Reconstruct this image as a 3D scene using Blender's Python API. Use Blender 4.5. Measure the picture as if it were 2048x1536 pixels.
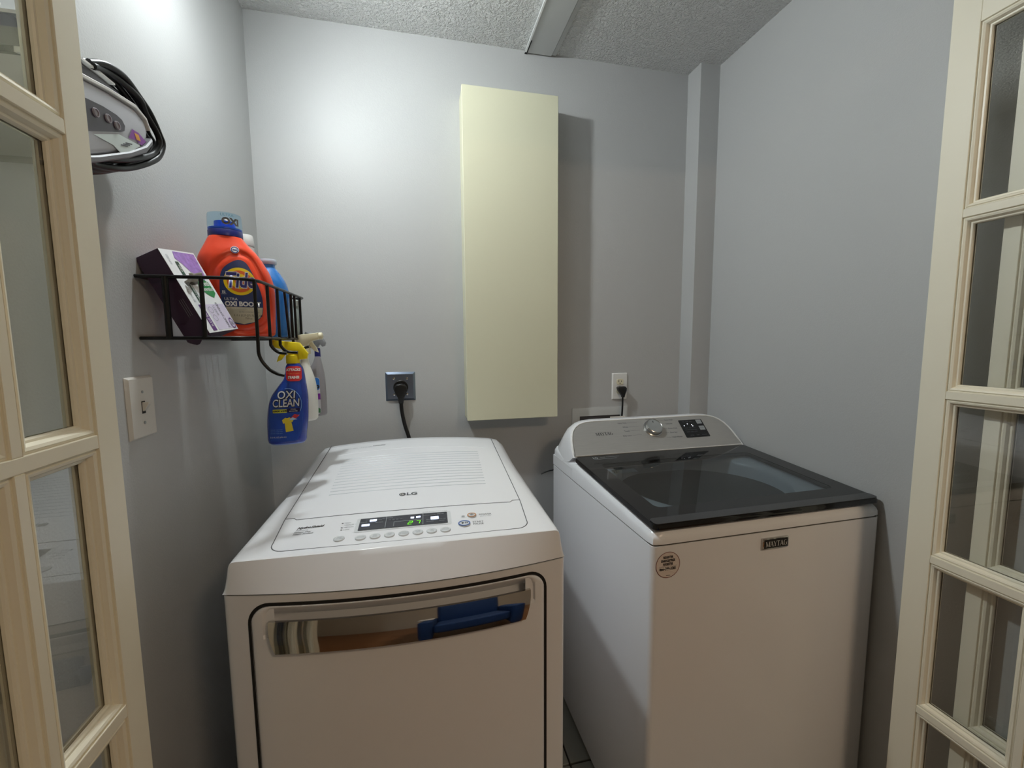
import bpy, bmesh, math, random
from mathutils import Vector, Matrix
random.seed(7)
for o in list(bpy.data.objects): bpy.data.objects.remove(o)
SC = bpy.context.scene
COL = SC.collection
PI = math.pi

# ------------------------------------------------------------------ camera, light, exposure
def setup_camera():
    f, pi, ya, ro = 846.2, -.0995, .2242, -.0078
    fw = Vector((math.sin(ya)*math.cos(pi), math.cos(ya)*math.cos(pi), math.sin(pi)))
    rt = Vector((math.cos(ya), -math.sin(ya), 0)); up = rt.cross(fw)
    c, s = math.cos(ro), math.sin(ro)
    rt, up = c*rt + s*up, -s*rt + c*up
    cam = bpy.data.cameras.new('camera'); ob = bpy.data.objects.new('camera', cam); COL.objects.link(ob)
    cam.sensor_fit = 'HORIZONTAL'; cam.sensor_width = 36; cam.lens = f*36/2048
    cam.clip_start = .01
    m = Matrix((rt, up, -fw)).transposed().to_4x4(); m.translation = Vector((0, 0, 1.399))
    ob.matrix_world = m
    SC.camera = ob
setup_camera()
SC.view_settings.view_transform = 'Standard'; SC.view_settings.look = 'None'
SC.view_settings.gamma = 1; SC.view_settings.use_curve_mapping = False
SC.view_settings.exposure = 0.0
BULB = 760.0        # closet bulb emission
ROOMLAMP = 25.0     # lamp in the room behind the camera
w = bpy.data.worlds.new('world'); SC.world = w; w.use_nodes = True
w.node_tree.nodes['Background'].inputs[0].default_value = (.9, .95, 1, 1)
w.node_tree.nodes['Background'].inputs[1].default_value = .02

# ------------------------------------------------------------------ materials
def lin(c):
    r = []
    for v in c:
        v /= 255.; r.append(v/12.92 if v <= .04045 else ((v+.055)/1.055)**2.4)
    return tuple(r) + (1,)
MATS = {}
def mat(name, rgb, rough=.5, metal=0., bump=None, spec=.5, coat=0., emit=None, var=None, aniso=None):
    if name in MATS: return MATS[name]
    m = bpy.data.materials.new(name); m.use_nodes = True; nt = m.node_tree
    b = nt.nodes['Principled BSDF']
    b.inputs['Base Color'].default_value = lin(rgb)
    b.inputs['Roughness'].default_value = rough; b.inputs['Metallic'].default_value = metal
    b.inputs['Specular IOR Level'].default_value = spec; b.inputs['Coat Weight'].default_value = coat
    if coat: b.inputs['Coat Roughness'].default_value = .05
    if emit:
        b.inputs['Emission Color'].default_value = lin(emit[0]); b.inputs['Emission Strength'].default_value = emit[1]
    tc = nt.nodes.new('ShaderNodeTexCoord')
    if bump:
        sc, st, dist = bump[:3]
        n = nt.nodes.new('ShaderNodeTexNoise'); n.inputs['Scale'].default_value = sc; n.inputs['Detail'].default_value = 4
        bp = nt.nodes.new('ShaderNodeBump'); bp.inputs['Strength'].default_value = st; bp.inputs['Distance'].default_value = dist
        if aniso:
            mp = nt.nodes.new('ShaderNodeMapping'); mp.inputs['Scale'].default_value = aniso
            nt.links.new(tc.outputs['Object'], mp.inputs['Vector']); nt.links.new(mp.outputs['Vector'], n.inputs['Vector'])
        else: nt.links.new(tc.outputs['Object'], n.inputs['Vector'])
        nt.links.new(n.outputs['Fac'], bp.inputs['Height']); nt.links.new(bp.outputs['Normal'], b.inputs['Normal'])
    if var:   # (scale, amount) subtle colour variation
        n2 = nt.nodes.new('ShaderNodeTexNoise'); n2.inputs['Scale'].default_value = var[0]; n2.inputs['Detail'].default_value = 5
        r = nt.nodes.new('ShaderNodeMapRange'); r.inputs['To Min'].default_value = 1-var[1]; r.inputs['To Max'].default_value = 1+var[1]
        hs = nt.nodes.new('ShaderNodeHueSaturation'); hs.inputs['Color'].default_value = lin(rgb)
        if aniso:
            mp = nt.nodes.new('ShaderNodeMapping'); mp.inputs['Scale'].default_value = aniso
            nt.links.new(tc.outputs['Object'], mp.inputs['Vector']); nt.links.new(mp.outputs['Vector'], n2.inputs['Vector'])
        else: nt.links.new(tc.outputs['Object'], n2.inputs['Vector'])
        nt.links.new(n2.outputs['Fac'], r.inputs['Value']); nt.links.new(r.outputs['Result'], hs.inputs['Value'])
        nt.links.new(hs.outputs['Color'], b.inputs['Base Color'])
    MATS[name] = m
    return m
def glass(name, tint, ior=1.5, rough=.0):
    """thin architectural glass: tinted transparency plus fresnel reflection on the outer faces"""
    m = bpy.data.materials.new(name); m.use_nodes = True; nt = m.node_tree; nt.nodes.clear()
    out = nt.nodes.new('ShaderNodeOutputMaterial'); mx = nt.nodes.new('ShaderNodeMixShader')
    tr = nt.nodes.new('ShaderNodeBsdfTransparent'); tr.inputs[0].default_value = tint + (1,)
    gl = nt.nodes.new('ShaderNodeBsdfGlossy'); gl.inputs['Roughness'].default_value = rough
    fr = nt.nodes.new('ShaderNodeFresnel'); fr.inputs[0].default_value = ior
    ge = nt.nodes.new('ShaderNodeNewGeometry'); mu = nt.nodes.new('ShaderNodeMath'); mu.operation = 'MULTIPLY'
    iv = nt.nodes.new('ShaderNodeMath'); iv.operation = 'SUBTRACT'; iv.inputs[0].default_value = 1
    nt.links.new(ge.outputs['Backfacing'], iv.inputs[1]); nt.links.new(iv.outputs[0], mu.inputs[1])
    nt.links.new(fr.outputs[0], mu.inputs[0]); nt.links.new(mu.outputs[0], mx.inputs[0])
    nt.links.new(tr.outputs[0], mx.inputs[1]); nt.links.new(gl.outputs[0], mx.inputs[2]); nt.links.new(mx.outputs[0], out.inputs[0])
    return m
def popcorn():
    m = bpy.data.materials.new('popcorn'); m.use_nodes = True; nt = m.node_tree; b = nt.nodes['Principled BSDF']
    b.inputs['Base Color'].default_value = lin((246, 247, 246)); b.inputs['Roughness'].default_value = .8
    tc = nt.nodes.new('ShaderNodeTexCoord')
    n = nt.nodes.new('ShaderNodeTexNoise'); n.inputs['Scale'].default_value = 112; n.inputs['Detail'].default_value = 3; n.inputs['Roughness'].default_value = .6
    r = nt.nodes.new('ShaderNodeMapRange'); r.inputs['From Min'].default_value = .40; r.inputs['From Max'].default_value = .75
    bp = nt.nodes.new('ShaderNodeBump'); bp.inputs['Strength'].default_value = 1; bp.inputs['Distance'].default_value = .010
    nt.links.new(tc.outputs['Object'], n.inputs['Vector']); nt.links.new(n.outputs['Fac'], r.inputs['Value'])
    nt.links.new(r.outputs['Result'], bp.inputs['Height']); nt.links.new(bp.outputs['Normal'], b.inputs['Normal'])
    return m
M_wall = mat('wall_paint', (183, 184, 184), .48, bump=(260, .25, .0015))
M_ceil = popcorn()
M_trimw = mat('trim_board', (196, 198, 198), .5, bump=(60, .2, .001), var=(9, .05))
M_door = mat('door_cream', (238, 232, 212), .38, bump=(90, .12, .0008), var=(5, .03))
M_cream = mat('cabinet_cream', (212, 210, 184), .5, bump=(150, .1, .0006))
M_white = mat('appliance_white', (240, 242, 247), .22, spec=.45)
M_wfront = M_white
M_seam = mat('seam_grey', (95, 98, 102), .5)
M_dark = mat('dark_gap', (22, 22, 22), .6)
M_chrome = mat('chrome', (200, 198, 195), .04, 1.0)
M_plateg = mat('steel_plate', (140, 152, 172), .3, 1.0, bump=(12, .15, .001, ), aniso=(1, 1, 30))
M_black = mat('black_rubber', (14, 14, 15), .35)
M_blackm = mat('black_metal', (13, 13, 14), .33, .2)
M_plw = mat('white_plastic', (226, 226, 224), .35)
M_plsw = mat('switch_plate_plastic', (214, 211, 205), .4)
M_ivory = mat('ivory_plastic', (222, 216, 190), .4)
M_print = mat('grey_print', (88, 92, 98), .5)
M_pdark = mat('dark_print', (24, 25, 30), .5)
M_lgrey = mat('light_grey_print', (150, 156, 160), .5)
M_glass = glass('door_glass', (.97, .98, .97), 2.3)
M_glass2 = glass('door_glass_clear', (.985, .99, .985), 2.0)
M_lidglass = glass('lid_glass', (.62, .66, .68), 1.6)
M_brush = mat('brushed_steel', (168, 168, 166), .42, .35, bump=(40, .35, .0006), aniso=(1, 30, 30), var=(14, .10))
M_steel = mat('drum_steel', (80, 82, 85), .35, .8)
M_lid = mat('lid_black', (25, 26, 28), .06, spec=.5)
M_wood = mat('wood_floor', (148, 108, 76), .35, var=(6, .25), aniso=(1, 12, 1))
M_room = mat('room_wall', (205, 203, 196), .6)
M_tile = mat('floor_tile', (150, 152, 146), .3, var=(7, .1))
M_grout = mat('grout', (58, 56, 52), .9)

# ------------------------------------------------------------------ geometry helpers
def mesh_of(bm, name, smooth=None):
    me = bpy.data.meshes.new(name)
    bmesh.ops.recalc_face_normals(bm, faces=bm.faces)
    bm.to_mesh(me); bm.free()
    if smooth is not None:
        for p in me.polygons: p.use_smooth = True
        try: me.set_sharp_from_angle(angle=math.radians(smooth))
        except Exception: pass
    return me
def obj(name, bm, m, parent=None, smooth=None):
    me = mesh_of(bm, name, smooth) if isinstance(bm, bmesh.types.BMesh) else bm
    o = bpy.data.objects.new(name, me); COL.objects.link(o)
    if m and not me.materials: me.materials.append(m)
    if parent: o.parent = parent
    return o
def thing(name, label, cat, loc=(0, 0, 0), rz=0., group=None, kind=None):
    o = bpy.data.objects.new(name, None); COL.objects.link(o); o.empty_display_size = .02
    o.location = loc; o.rotation_euler = (0, 0, rz); tag(o, label, cat, group, kind)
    return o
def tag(o, label=None, cat=None, group=None, kind=None):
    if label: o['label'] = label
    if cat: o['category'] = cat
    if group: o['group'] = group
    if kind: o['kind'] = kind
    return o
def box(bm, x0, x1, y0, y1, z0, z1, bev=0., seg=2):
    r = bmesh.ops.create_cube(bm, size=1); vs = r['verts']
    for v in vs:
        v.co = Vector(((x0+x1)/2 + v.co.x*(x1-x0), (y0+y1)/2 + v.co.y*(y1-y0), (z0+z1)/2 + v.co.z*(z1-z0)))
    if bev:
        es = list({e for v in vs for e in v.link_edges})
        bmesh.ops.bevel(bm, geom=es, offset=bev, segments=seg, profile=.5, affect='EDGES')
    return bm
def B(*a, **k): return box(bmesh.new(), *a, **k)
def prism(poly, a0, a1, axis='y', bev=0., seg=2, bm=None):
    """poly of 2d points extruded along an axis. axis y: (x,z); axis x: (y,z); axis z: (x,y)"""
    bm = bm or bmesh.new()
    def P(p, a):
        return {'y': (p[0], a, p[1]), 'x': (a, p[0], p[1]), 'z': (p[0], p[1], a)}[axis]
    A = [bm.verts.new(P(p, a0)) for p in poly]; Bv = [bm.verts.new(P(p, a1)) for p in poly]
    n = len(poly); fs = [bm.faces.new(A), bm.faces.new(Bv[::-1])]
    for i in range(n): bm.faces.new((A[i], A[(i+1) % n], Bv[(i+1) % n], Bv[i]))
    if bev:
        bmesh.ops.recalc_face_normals(bm, faces=bm.faces)
        es = [e for e in bm.edges if e.verts[0] in A and e.verts[1] in A or e.verts[0] in Bv and e.verts[1] in Bv]
        bmesh.ops.bevel(bm, geom=es, offset=bev, segments=seg, profile=.5, affect='EDGES', clamp_overlap=True)
    return bm
def catmull(pts, sub=6, closed=False):
    pts = [Vector(p) for p in pts]; n = len(pts); out = []
    rng = n if closed else n-1
    for i in range(rng):
        if closed: p0, p1, p2, p3 = pts[(i-1) % n], pts[i], pts[(i+1) % n], pts[(i+2) % n]
        else: p0, p1, p2, p3 = pts[max(i-1, 0)], pts[i], pts[i+1], pts[min(i+2, n-1)]
        for k in range(sub):
            t = k/sub
            out.append(.5*((2*p1) + (p2-p0)*t + (2*p0-5*p1+4*p2-p3)*t*t + (3*p1-p0-3*p2+p3)*t**3))
    if not closed: out.append(pts[-1])
    return out
def tube(bm, pts, r, n=8, closed=False, flat=1.):
    pts = [Vector(p) for p in pts]; m = len(pts); rings = []
    up = Vector((0, 0, 1))
    prev = None
    for i, p in enumerate(pts):
        a = pts[(i-1) % m] if (closed or i > 0) else p; b = pts[(i+1) % m] if (closed or i < m-1) else p
        d = (b-a).normalized()
        if prev is None:
            u = d.cross(up)
            if u.length < .1: u = d.cross(Vector((1, 0, 0)))
        else: u = prev - d*prev.dot(d)
        u.normalize(); prev = u; v = d.cross(u)
        rr = r[i] if isinstance(r, (list, tuple)) else r
        rings.append([bm.verts.new(p + u*rr*math.cos(2*PI*k/n) + v*rr*flat*math.sin(2*PI*k/n)) for k in range(n)])
    for i in range(m if closed else m-1):
        A, Bq = rings[i], rings[(i+1) % m]
        for k in range(n): bm.faces.new((A[k], A[(k+1) % n], Bq[(k+1) % n], Bq[k]))
    if not closed: bm.faces.new(rings[0][::-1]); bm.faces.new(rings[-1])
    return bm
def loft(rings, bm=None, caps=(True, True)):
    bm = bm or bmesh.new()
    R = [[bm.verts.new(p) for p in ring] for ring in rings]; n = len(R[0])
    for A, Bq in zip(R, R[1:]):
        for k in range(n): bm.faces.new((A[k], A[(k+1) % n], Bq[(k+1) % n], Bq[k]))
    if caps[0]: bm.faces.new(R[0][::-1])
    if caps[1]: bm.faces.new(R[-1])
    return bm
def lathe(prof, c=(0, 0, 0), n=32, axis='z', bm=None, caps=(True, True), sx=1., sy=1.):
    rings = []
    for r, h in prof:
        ring = []
        for k in range(n):
            a = 2*PI*k/n; x, y = r*math.cos(a)*sx, r*math.sin(a)*sy
            p = {'z': (x, y, h), 'y': (x, h, y), 'x': (h, x, y)}[axis]
            ring.append((p[0]+c[0], p[1]+c[1], p[2]+c[2]))
        rings.append(ring)
    return loft(rings, bm, caps)
def sheet(f, nu, nv, bm=None):
    bm = bm or bmesh.new()
    V = [[bm.verts.new(f(i/nu, j/nv)) for j in range(nv+1)] for i in range(nu+1)]
    for i in range(nu):
        for j in range(nv): bm.faces.new((V[i][j], V[i+1][j], V[i+1][j+1], V[i][j+1]))
    return bm
def patch(poly, fn, cuts=0, bm=None):
    """flat print: a filled 2d outline carried onto a surface by fn(a, b)"""
    bm = bmesh.new()
    vs = [bm.verts.new((p[0], p[1], 0)) for p in poly]; f = bm.faces.new(vs)
    bmesh.ops.triangulate(bm, faces=[f])
    if cuts:
        st = (0, .012, .007, .0045)[cuts]
        for ax in (0, 1):
            lo, hi = min(p[ax] for p in poly), max(p[ax] for p in poly); n = int((hi-lo)/st)+1
            for k in range(1, n):
                c = lo+(hi-lo)*k/n
                bmesh.ops.bisect_plane(bm, geom=bm.verts[:]+bm.edges[:]+bm.faces[:], dist=1e-7, plane_co=(c, c, 0), plane_no=(1-ax, ax, 0))
    for v in bm.verts: v.co = Vector(fn(v.co.x, v.co.y))
    return bm
def ell(cx, cy, rx, ry=None, n=28):
    ry = rx if ry is None else ry
    return [(cx+rx*math.cos(2*PI*k/n), cy+ry*math.sin(2*PI*k/n)) for k in range(n)]
def rrect(x0, x1, y0, y1, r, n=5):
    P = []
    for cx, cy, a0 in ((x1-r, y1-r, 0), (x0+r, y1-r, 90), (x0+r, y0+r, 180), (x1-r, y0+r, 270)):
        for k in range(n+1):
            a = math.radians(a0+90*k/n); P.append((cx+r*math.cos(a), cy+r*math.sin(a)))
    return P
def text_mesh(s, size, bold=0., shear=0., align='CENTER', sp=1.):
    cu = bpy.data.curves.new('t', 'FONT'); cu.body = s; cu.size = size; cu.offset = bold; cu.shear = shear
    cu.align_x = align; cu.align_y = 'CENTER'; cu.space_character = sp; cu.resolution_u = 3; cu.fill_mode = 'BOTH'
    o = bpy.data.objects.new('t', cu); COL.objects.link(o)
    dg = bpy.context.evaluated_depsgraph_get(); me = bpy.data.meshes.new_from_object(o.evaluated_get(dg))
    bpy.data.objects.remove(o); bpy.data.curves.remove(cu)
    me.materials.clear()
    return me
def text(s, size, at, fn, m, parent, name='lettering', rot=0., sx=1., **k):
    me = text_mesh(s, size, **k); c, sn = math.cos(rot), math.sin(rot)
    for v in me.vertices:
        x, y = v.co.x*sx, v.co.y
        v.co = Vector(fn(at[0]+c*x-sn*y, at[1]+sn*x+c*y))
    me.name = name
    return obj(name, me, m, parent)
def serif_word(s, h, at, fn, m, parent, name='lettering', wide=1.):
    """slab-serif capitals M A Y T G drawn as strokes"""
    S = {'M': (1.15, [((.12, 0), (.12, 1), .08), ((.14, 1), (.58, .05), .2), ((.58, .05), (1.0, 1), .07), ((1.0, 1), (1.0, 0), .2)], [(.12, 0, .26), (.08, 1, .2), (1.0, 0, .34), (1.04, 1, .26)]),
         'A': (.95, [((.1, 0), (.46, 1), .07), ((.46, 1), (.84, 0), .2), ((.25, .33), (.68, .33), .07)], [(.1, 0, .26), (.84, 0, .34)]),
         'Y': (.92, [((.1, 1), (.46, .42), .2), ((.84, 1), (.46, .42), .07), ((.46, .45), (.46, 0), .19)], [(.46, 0, .36), (.1, 1, .32), (.84, 1, .24)]),
         'T': (.85, [((.42, 1), (.42, 0), .2), ((.04, .96), (.8, .96), .09)], [(.42, 0, .36)]),
         'G': (1.0, [], [(.84, .44, .34)])}
    bm = bmesh.new(); tot = sum(S[c][0] for c in s)*h*wide; x0 = at[0]-tot/2
    def quad(pts):
        vs = [bm.verts.new(fn(x0+px*h*wide, at[1]-h/2+py*h)) for px, py in pts]; bm.faces.new(vs)
    for c in s:
        wd, st, se = S[c]
        for (ax, ay), (bx, by), t in st:
            if abs(ay-by) < .01: quad([(ax, ay-t/2), (bx, ay-t/2), (bx, ay+t/2), (ax, ay+t/2)])
            else: quad([(ax-t/2, ay), (ax+t/2, ay), (bx+t/2, by), (bx-t/2, by)])
        for sx_, sy_, sw in se:
            y0, y1 = (sy_, sy_+.07) if sy_ < .9 else (sy_-.07, sy_)
            quad([(sx_-sw/2, y0), (sx_+sw/2, y0), (sx_+sw/2, y1), (sx_-sw/2, y1)])
        if c == 'G':
            N = 20; pr = None
            for k in range(N+1):
                a = math.radians(48+(318-48)*k/N); t = .07+.13*abs(math.sin((a-PI/2)/2+.0))*1.0 if False else (.09 + .11*max(0, -math.cos(a)))
                po = (.5+.45*math.cos(a), .5+.52*math.sin(a)); pi_ = (.5+(.45-t)*math.cos(a), .5+(.52-t*.45)*math.sin(a))
                if pr: quad([pr[0], po, pi_, pr[1]])
                pr = (po, pi_)
            quad([(.74, 0.02), (.92, .02), (.92, .46), (.74, .46)])
        x0 += wd*h*wide
    me = bpy.data.meshes.new(name); bm.to_mesh(me); bm.free()
    return obj(name, me, m, parent)

# ------------------------------------------------------------------ room shell
XL, XR, D, H = -.524, 1.237, 1.675, 2.503
def struct(name, bm, m, label, cat, smooth=None):
    return tag(obj(name, bm, m, None, smooth), label, cat, kind='structure')
YF = .36   # where the side walls of the alcove end
struct('wall_back', B(XL-.1, XR+.1, D, D+.1, -.02, H+.1), M_wall, 'grey back wall behind the two laundry machines', 'wall')
struct('wall_left', B(XL-.1, XL, YF, D, -.02, H+.1), M_wall, 'grey left wall carrying the wire basket and light switch', 'wall')
struct('wall_right', B(XR, XR+.1, YF, D, -.02, H+.1), M_wall, 'grey right wall beside the top-loading washer', 'wall')
struct('ceiling', B(XL, XR, YF, D, H, H+.1), M_ceil, 'white popcorn-textured ceiling', 'ceiling')
# room behind the camera
RX0, RX1, RY0 = -1.9, 2.9, -2.6
struct('wall_front_left', B(RX0, XL-.1, YF-.022, YF+.1, -.02, H+.1), M_room, 'beige room wall left of the laundry opening, outside the frame', 'wall')
struct('wall_front_right', B(XR+.1, RX1, YF-.022, YF+.1, -.02, H+.1), M_room, 'beige room wall right of the laundry opening, outside the frame', 'wall')
struct('wall_room_left', B(RX0-.1, RX0, RY0, YF+.1, -.02, H+.1), M_room, 'beige side wall of the room behind the camera, left side', 'wall')
struct('wall_room_right', B(RX1, RX1+.1, RY0, YF+.1, -.02, H+.1), M_room, 'beige side wall of the room behind the camera, right side', 'wall')
struct('wall_room_rear', B(RX0, RX1, RY0-.1, RY0, -.02, H+.1), M_room, 'beige wall behind the camera', 'wall')
struct('ceiling_room', B(RX0, RX1, RY0, YF, H, H+.1), M_ceil, 'white ceiling of the room behind the camera', 'ceiling')
fl = struct('floor_room', B(RX0, RX1, RY0, YF-.02, -.06, -.012), M_grout, 'brown wood plank floor of the room behind the camera', 'floor')
k = 0
y = RY0
while y < YF-.03:
    y1 = min(y+.19, YF-.02); xs = RX0 - random.random()*1.2
    while xs < RX1:
        xe = min(xs+1.6, RX1); a = max(xs, RX0)
        if xe-a > .03: obj('plank', B(a+.0012, xe-.0012, y+.0012, y1-.0012, -.012, 0), M_wood, fl)
        xs = xe if xe >= RX1 else xs+1.6
    y += .19
# tiled alcove floor
fl = struct('floor', B(XL, XR, YF-.02, D, -.06, -.009), M_grout, 'dark grout bed of the tiled alcove floor', 'floor')
T0x, T0y, TS = .4625, 1.2015, .305
me = None
for i in range(-4, 4):
    for j in range(-3, 3):
        x0, x1 = max(T0x+i*TS, XL)+.003, min(T0x+(i+1)*TS, XR)-.003
        y0, y1 = max(T0y+j*TS, YF-.02)+.003, min(T0y+(j+1)*TS, D)-.003
        if x1-x0 > .02 and y1-y0 > .02: obj('tile', B(x0, x1, y0, y1, -.009, 0, bev=.0015, seg=1), M_tile, fl)
struct('trim_1', B(.442, .546, YF+.02, 1.668, H-.011, H-.0005, bev=.001, seg=1), M_trimw, 'flat white batten running across the popcorn ceiling', 'trim')
struct('trim_2', B(.549, .566, YF+.02, 1.672, H-.005, H-.0005, bev=.001, seg=1), M_trimw, 'thin ridge of filler along the right side of the ceiling batten', 'trim')
struct('trim_3', B(.4405, .4505, 1.6, 1.6745, H-.0125, H-.0112), M_dark, 'small black gap at the wall end of the ceiling batten', 'trim')
struct('lit_edge', B(.4395, .4455, YF+.02, 1.662, H-.0135, H-.0111), mat('lit_edge_white', (244, 246, 246), .4), 'added white strip painting the lamp-lit left side of the ceiling batten', 'trim')  # brightness of the batten's lamp-lit side put into a white strip
struct('trim_4', B(1.149, XR, 1.592, D, 0, H), M_wall, 'grey boxed-in corner column right of the washer outlet', 'column')
struct('trim_5', B(XL, XR, .705, .80, 2.25, H), M_wall, 'grey header above the folding doors, outside the frame', 'header')
struct('trim_6', B(XL, XR, .735, .765, 2.238, 2.2498), M_plateg, 'steel track under the header for the folding doors', 'track')

# ------------------------------------------------------------------ closet bulb
t = thing('ceiling_light', 'laundry ceiling bulb above the frame, its tilted spot shape made up to even out the light', 'light', (-.345, 1.105, H))
obj('lamp_holder', lathe([(.058, 0), (.058, -.010), (.035, -.02), (.024, -.03), (.018, -.045)]), M_plw, t, 30)
M_bulb = mat('bulb_glow', (255, 255, 255), .4, emit=((243, 250, 250), BULB))
AIM = Vector((.78, -.24, -.58)).normalized()  # tilt made up so the near walls get less light
Q = Vector((0, 0, -1)).rotation_difference(AIM).to_matrix()
def aimed(prof, n=28, caps=(True, True)):
    bm = lathe(prof, n=n, caps=caps)
    for v in bm.verts: v.co = Q @ v.co + Vector((0, 0, -.112))
    return bm
R_ = .040; HC = .62
dome = [(R_*math.sin(PI/2*q/8), -HC*R_*math.cos(PI/2*q/8)) for q in range(1, 9)][::-1]
obj('bulb', aimed([(R_*1.0, .0)] + dome), M_bulb, t, 60)
obj('added_housing', aimed([(R_*1.05, -.002), (R_*1.06, .004), (.030, .030), (.018, .052), (.012, .060)]), M_plw, t, 30)  # opaque back and swivel made up to go with the tilted dome
obj('added_arm', tube(bmesh.new(), [(0, 0, -.04), tuple(Q @ Vector((0, 0, .055)) + Vector((0, 0, -.112)))], .008, 10), M_plw, t, 40)
M_lamp = mat('lamp_glow', (255, 255, 255), .4, emit=((255, 226, 190), ROOMLAMP))
t = thing('ceiling_light', 'round warm flush lamp on the ceiling of the room behind the camera', 'light', (.95, -.9, H))
obj('rim', lathe([(.27, 0), (.27, -.03), (.255, -.034), (.255, 0)], caps=(False, False)), M_plw, t, 30)
obj('diffuser', lathe([(.252, -.01), (.252, -.03), (.21, -.05), (.11, -.064), (.004, -.068)], n=40), M_lamp, t, 60)

# ------------------------------------------------------------------ folding glazed doors
def leaf(name, label, xface, sgn, yfar, wid, stile, mun, rows, ztop, zbot, rz=0., G=None):
    """leaf in its own frame: y from 0 (far edge) to -wid (near edge), face at x=0, body away from the opening"""
    TH = .034
    t = thing(name, label, 'door', (xface, yfar, 0), rz, kind='structure')
    X = lambda d: sgn*d                       # d = depth behind the visible face
    def bx(n, d0, d1, y0, y1, z0, z1, m=M_door, bev=.001):
        return obj(n, B(min(X(d0), X(d1)), max(X(d0), X(d1)), y0, y1, z0, z1, bev=bev, seg=1), m, t)
    bx('stile', 0, TH, -stile, 0, zbot, ztop); bx('stile', 0, TH, -wid, -wid+stile, zbot, ztop)
    bx('rail', 0, TH, -wid+stile, -stile, rows[0][1], ztop); bx('rail', 0, TH, -wid+stile, -stile, zbot, rows[-1][0])
    pw = (wid-2*stile-mun)/2
    cols = [(-stile-pw, -stile), (-wid+stile, -wid+stile+pw)]
    for a, b in zip(rows, rows[1:]): bx('muntin', 0, TH, -wid+stile, -stile, b[1], a[0])
    for r in rows: bx('muntin', .0002, TH-.0002, cols[1][1], cols[0][0], r[0], r[1])
    prof = [(-.0003, .0002), (0, .0035), (.0022, .0035), (.004, .0015), (.0075, .003), (.0100, .0075), (.0105, .0095), (.0135, .0098), (.0150, .0120), (.0155, .0150)]
    for ya, yb in cols:
        for z0, z1 in rows:
            for side in (0, 1):
                bm = bmesh.new(); R = []
                for w_, d_ in prof:
                    dd = d_ if side == 0 else TH-d_
                    R.append([bm.verts.new((X(dd), yy, zz)) for yy, zz in ((ya+w_, z0+w_), (yb-w_, z0+w_), (yb-w_, z1-w_), (ya+w_, z1-w_))])
                for A, Q in zip(R, R[1:]):
                    for k_ in range(4): bm.faces.new((A[k_], A[(k_+1) % 4], Q[(k_+1) % 4], Q[k_]))
                me = bpy.data.meshes.new('glazing_bead'); bm.normal_update()
                bmesh.ops.recalc_face_normals(bm, faces=bm.faces); bm.to_mesh(me); bm.free()
                obj('glazing_bead', me, M_door, t)
            obj('pane', B(min(X(.0155), X(.0185)), max(X(.0155), X(.0185)), ya+.0135, yb-.0135, z0+.0135, z1-.0135), G or M_glass, t)
    return t
ROWS = [(1.673, 2.044), (1.282, 1.655), (.899, 1.264), (.522, .881), (.145, .504)]
leaf('door_1', 'cream glazed folding door leaf at the left edge, beside the light switch', -.408, -1, .693, .312, .041, .014, ROWS, 2.16, .02)
leaf('door_2', 'cream glazed door leaf folded behind the left door leaf', -.462, -1, .60, .24, .041, .014, ROWS, 2.16, .02)
leaf('door_3', 'cream glazed folding door leaf at the right edge, beside the washer', 1.150, 1, .748, .446, .051, .014, ROWS, 2.16, .02, G=M_glass2)
leaf('door_4', 'cream glazed door leaf seen through the panes of the right door leaf', 1.196, 1, .654, .38, .028, .014, ROWS, 2.16, .02, G=M_glass2)

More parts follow.
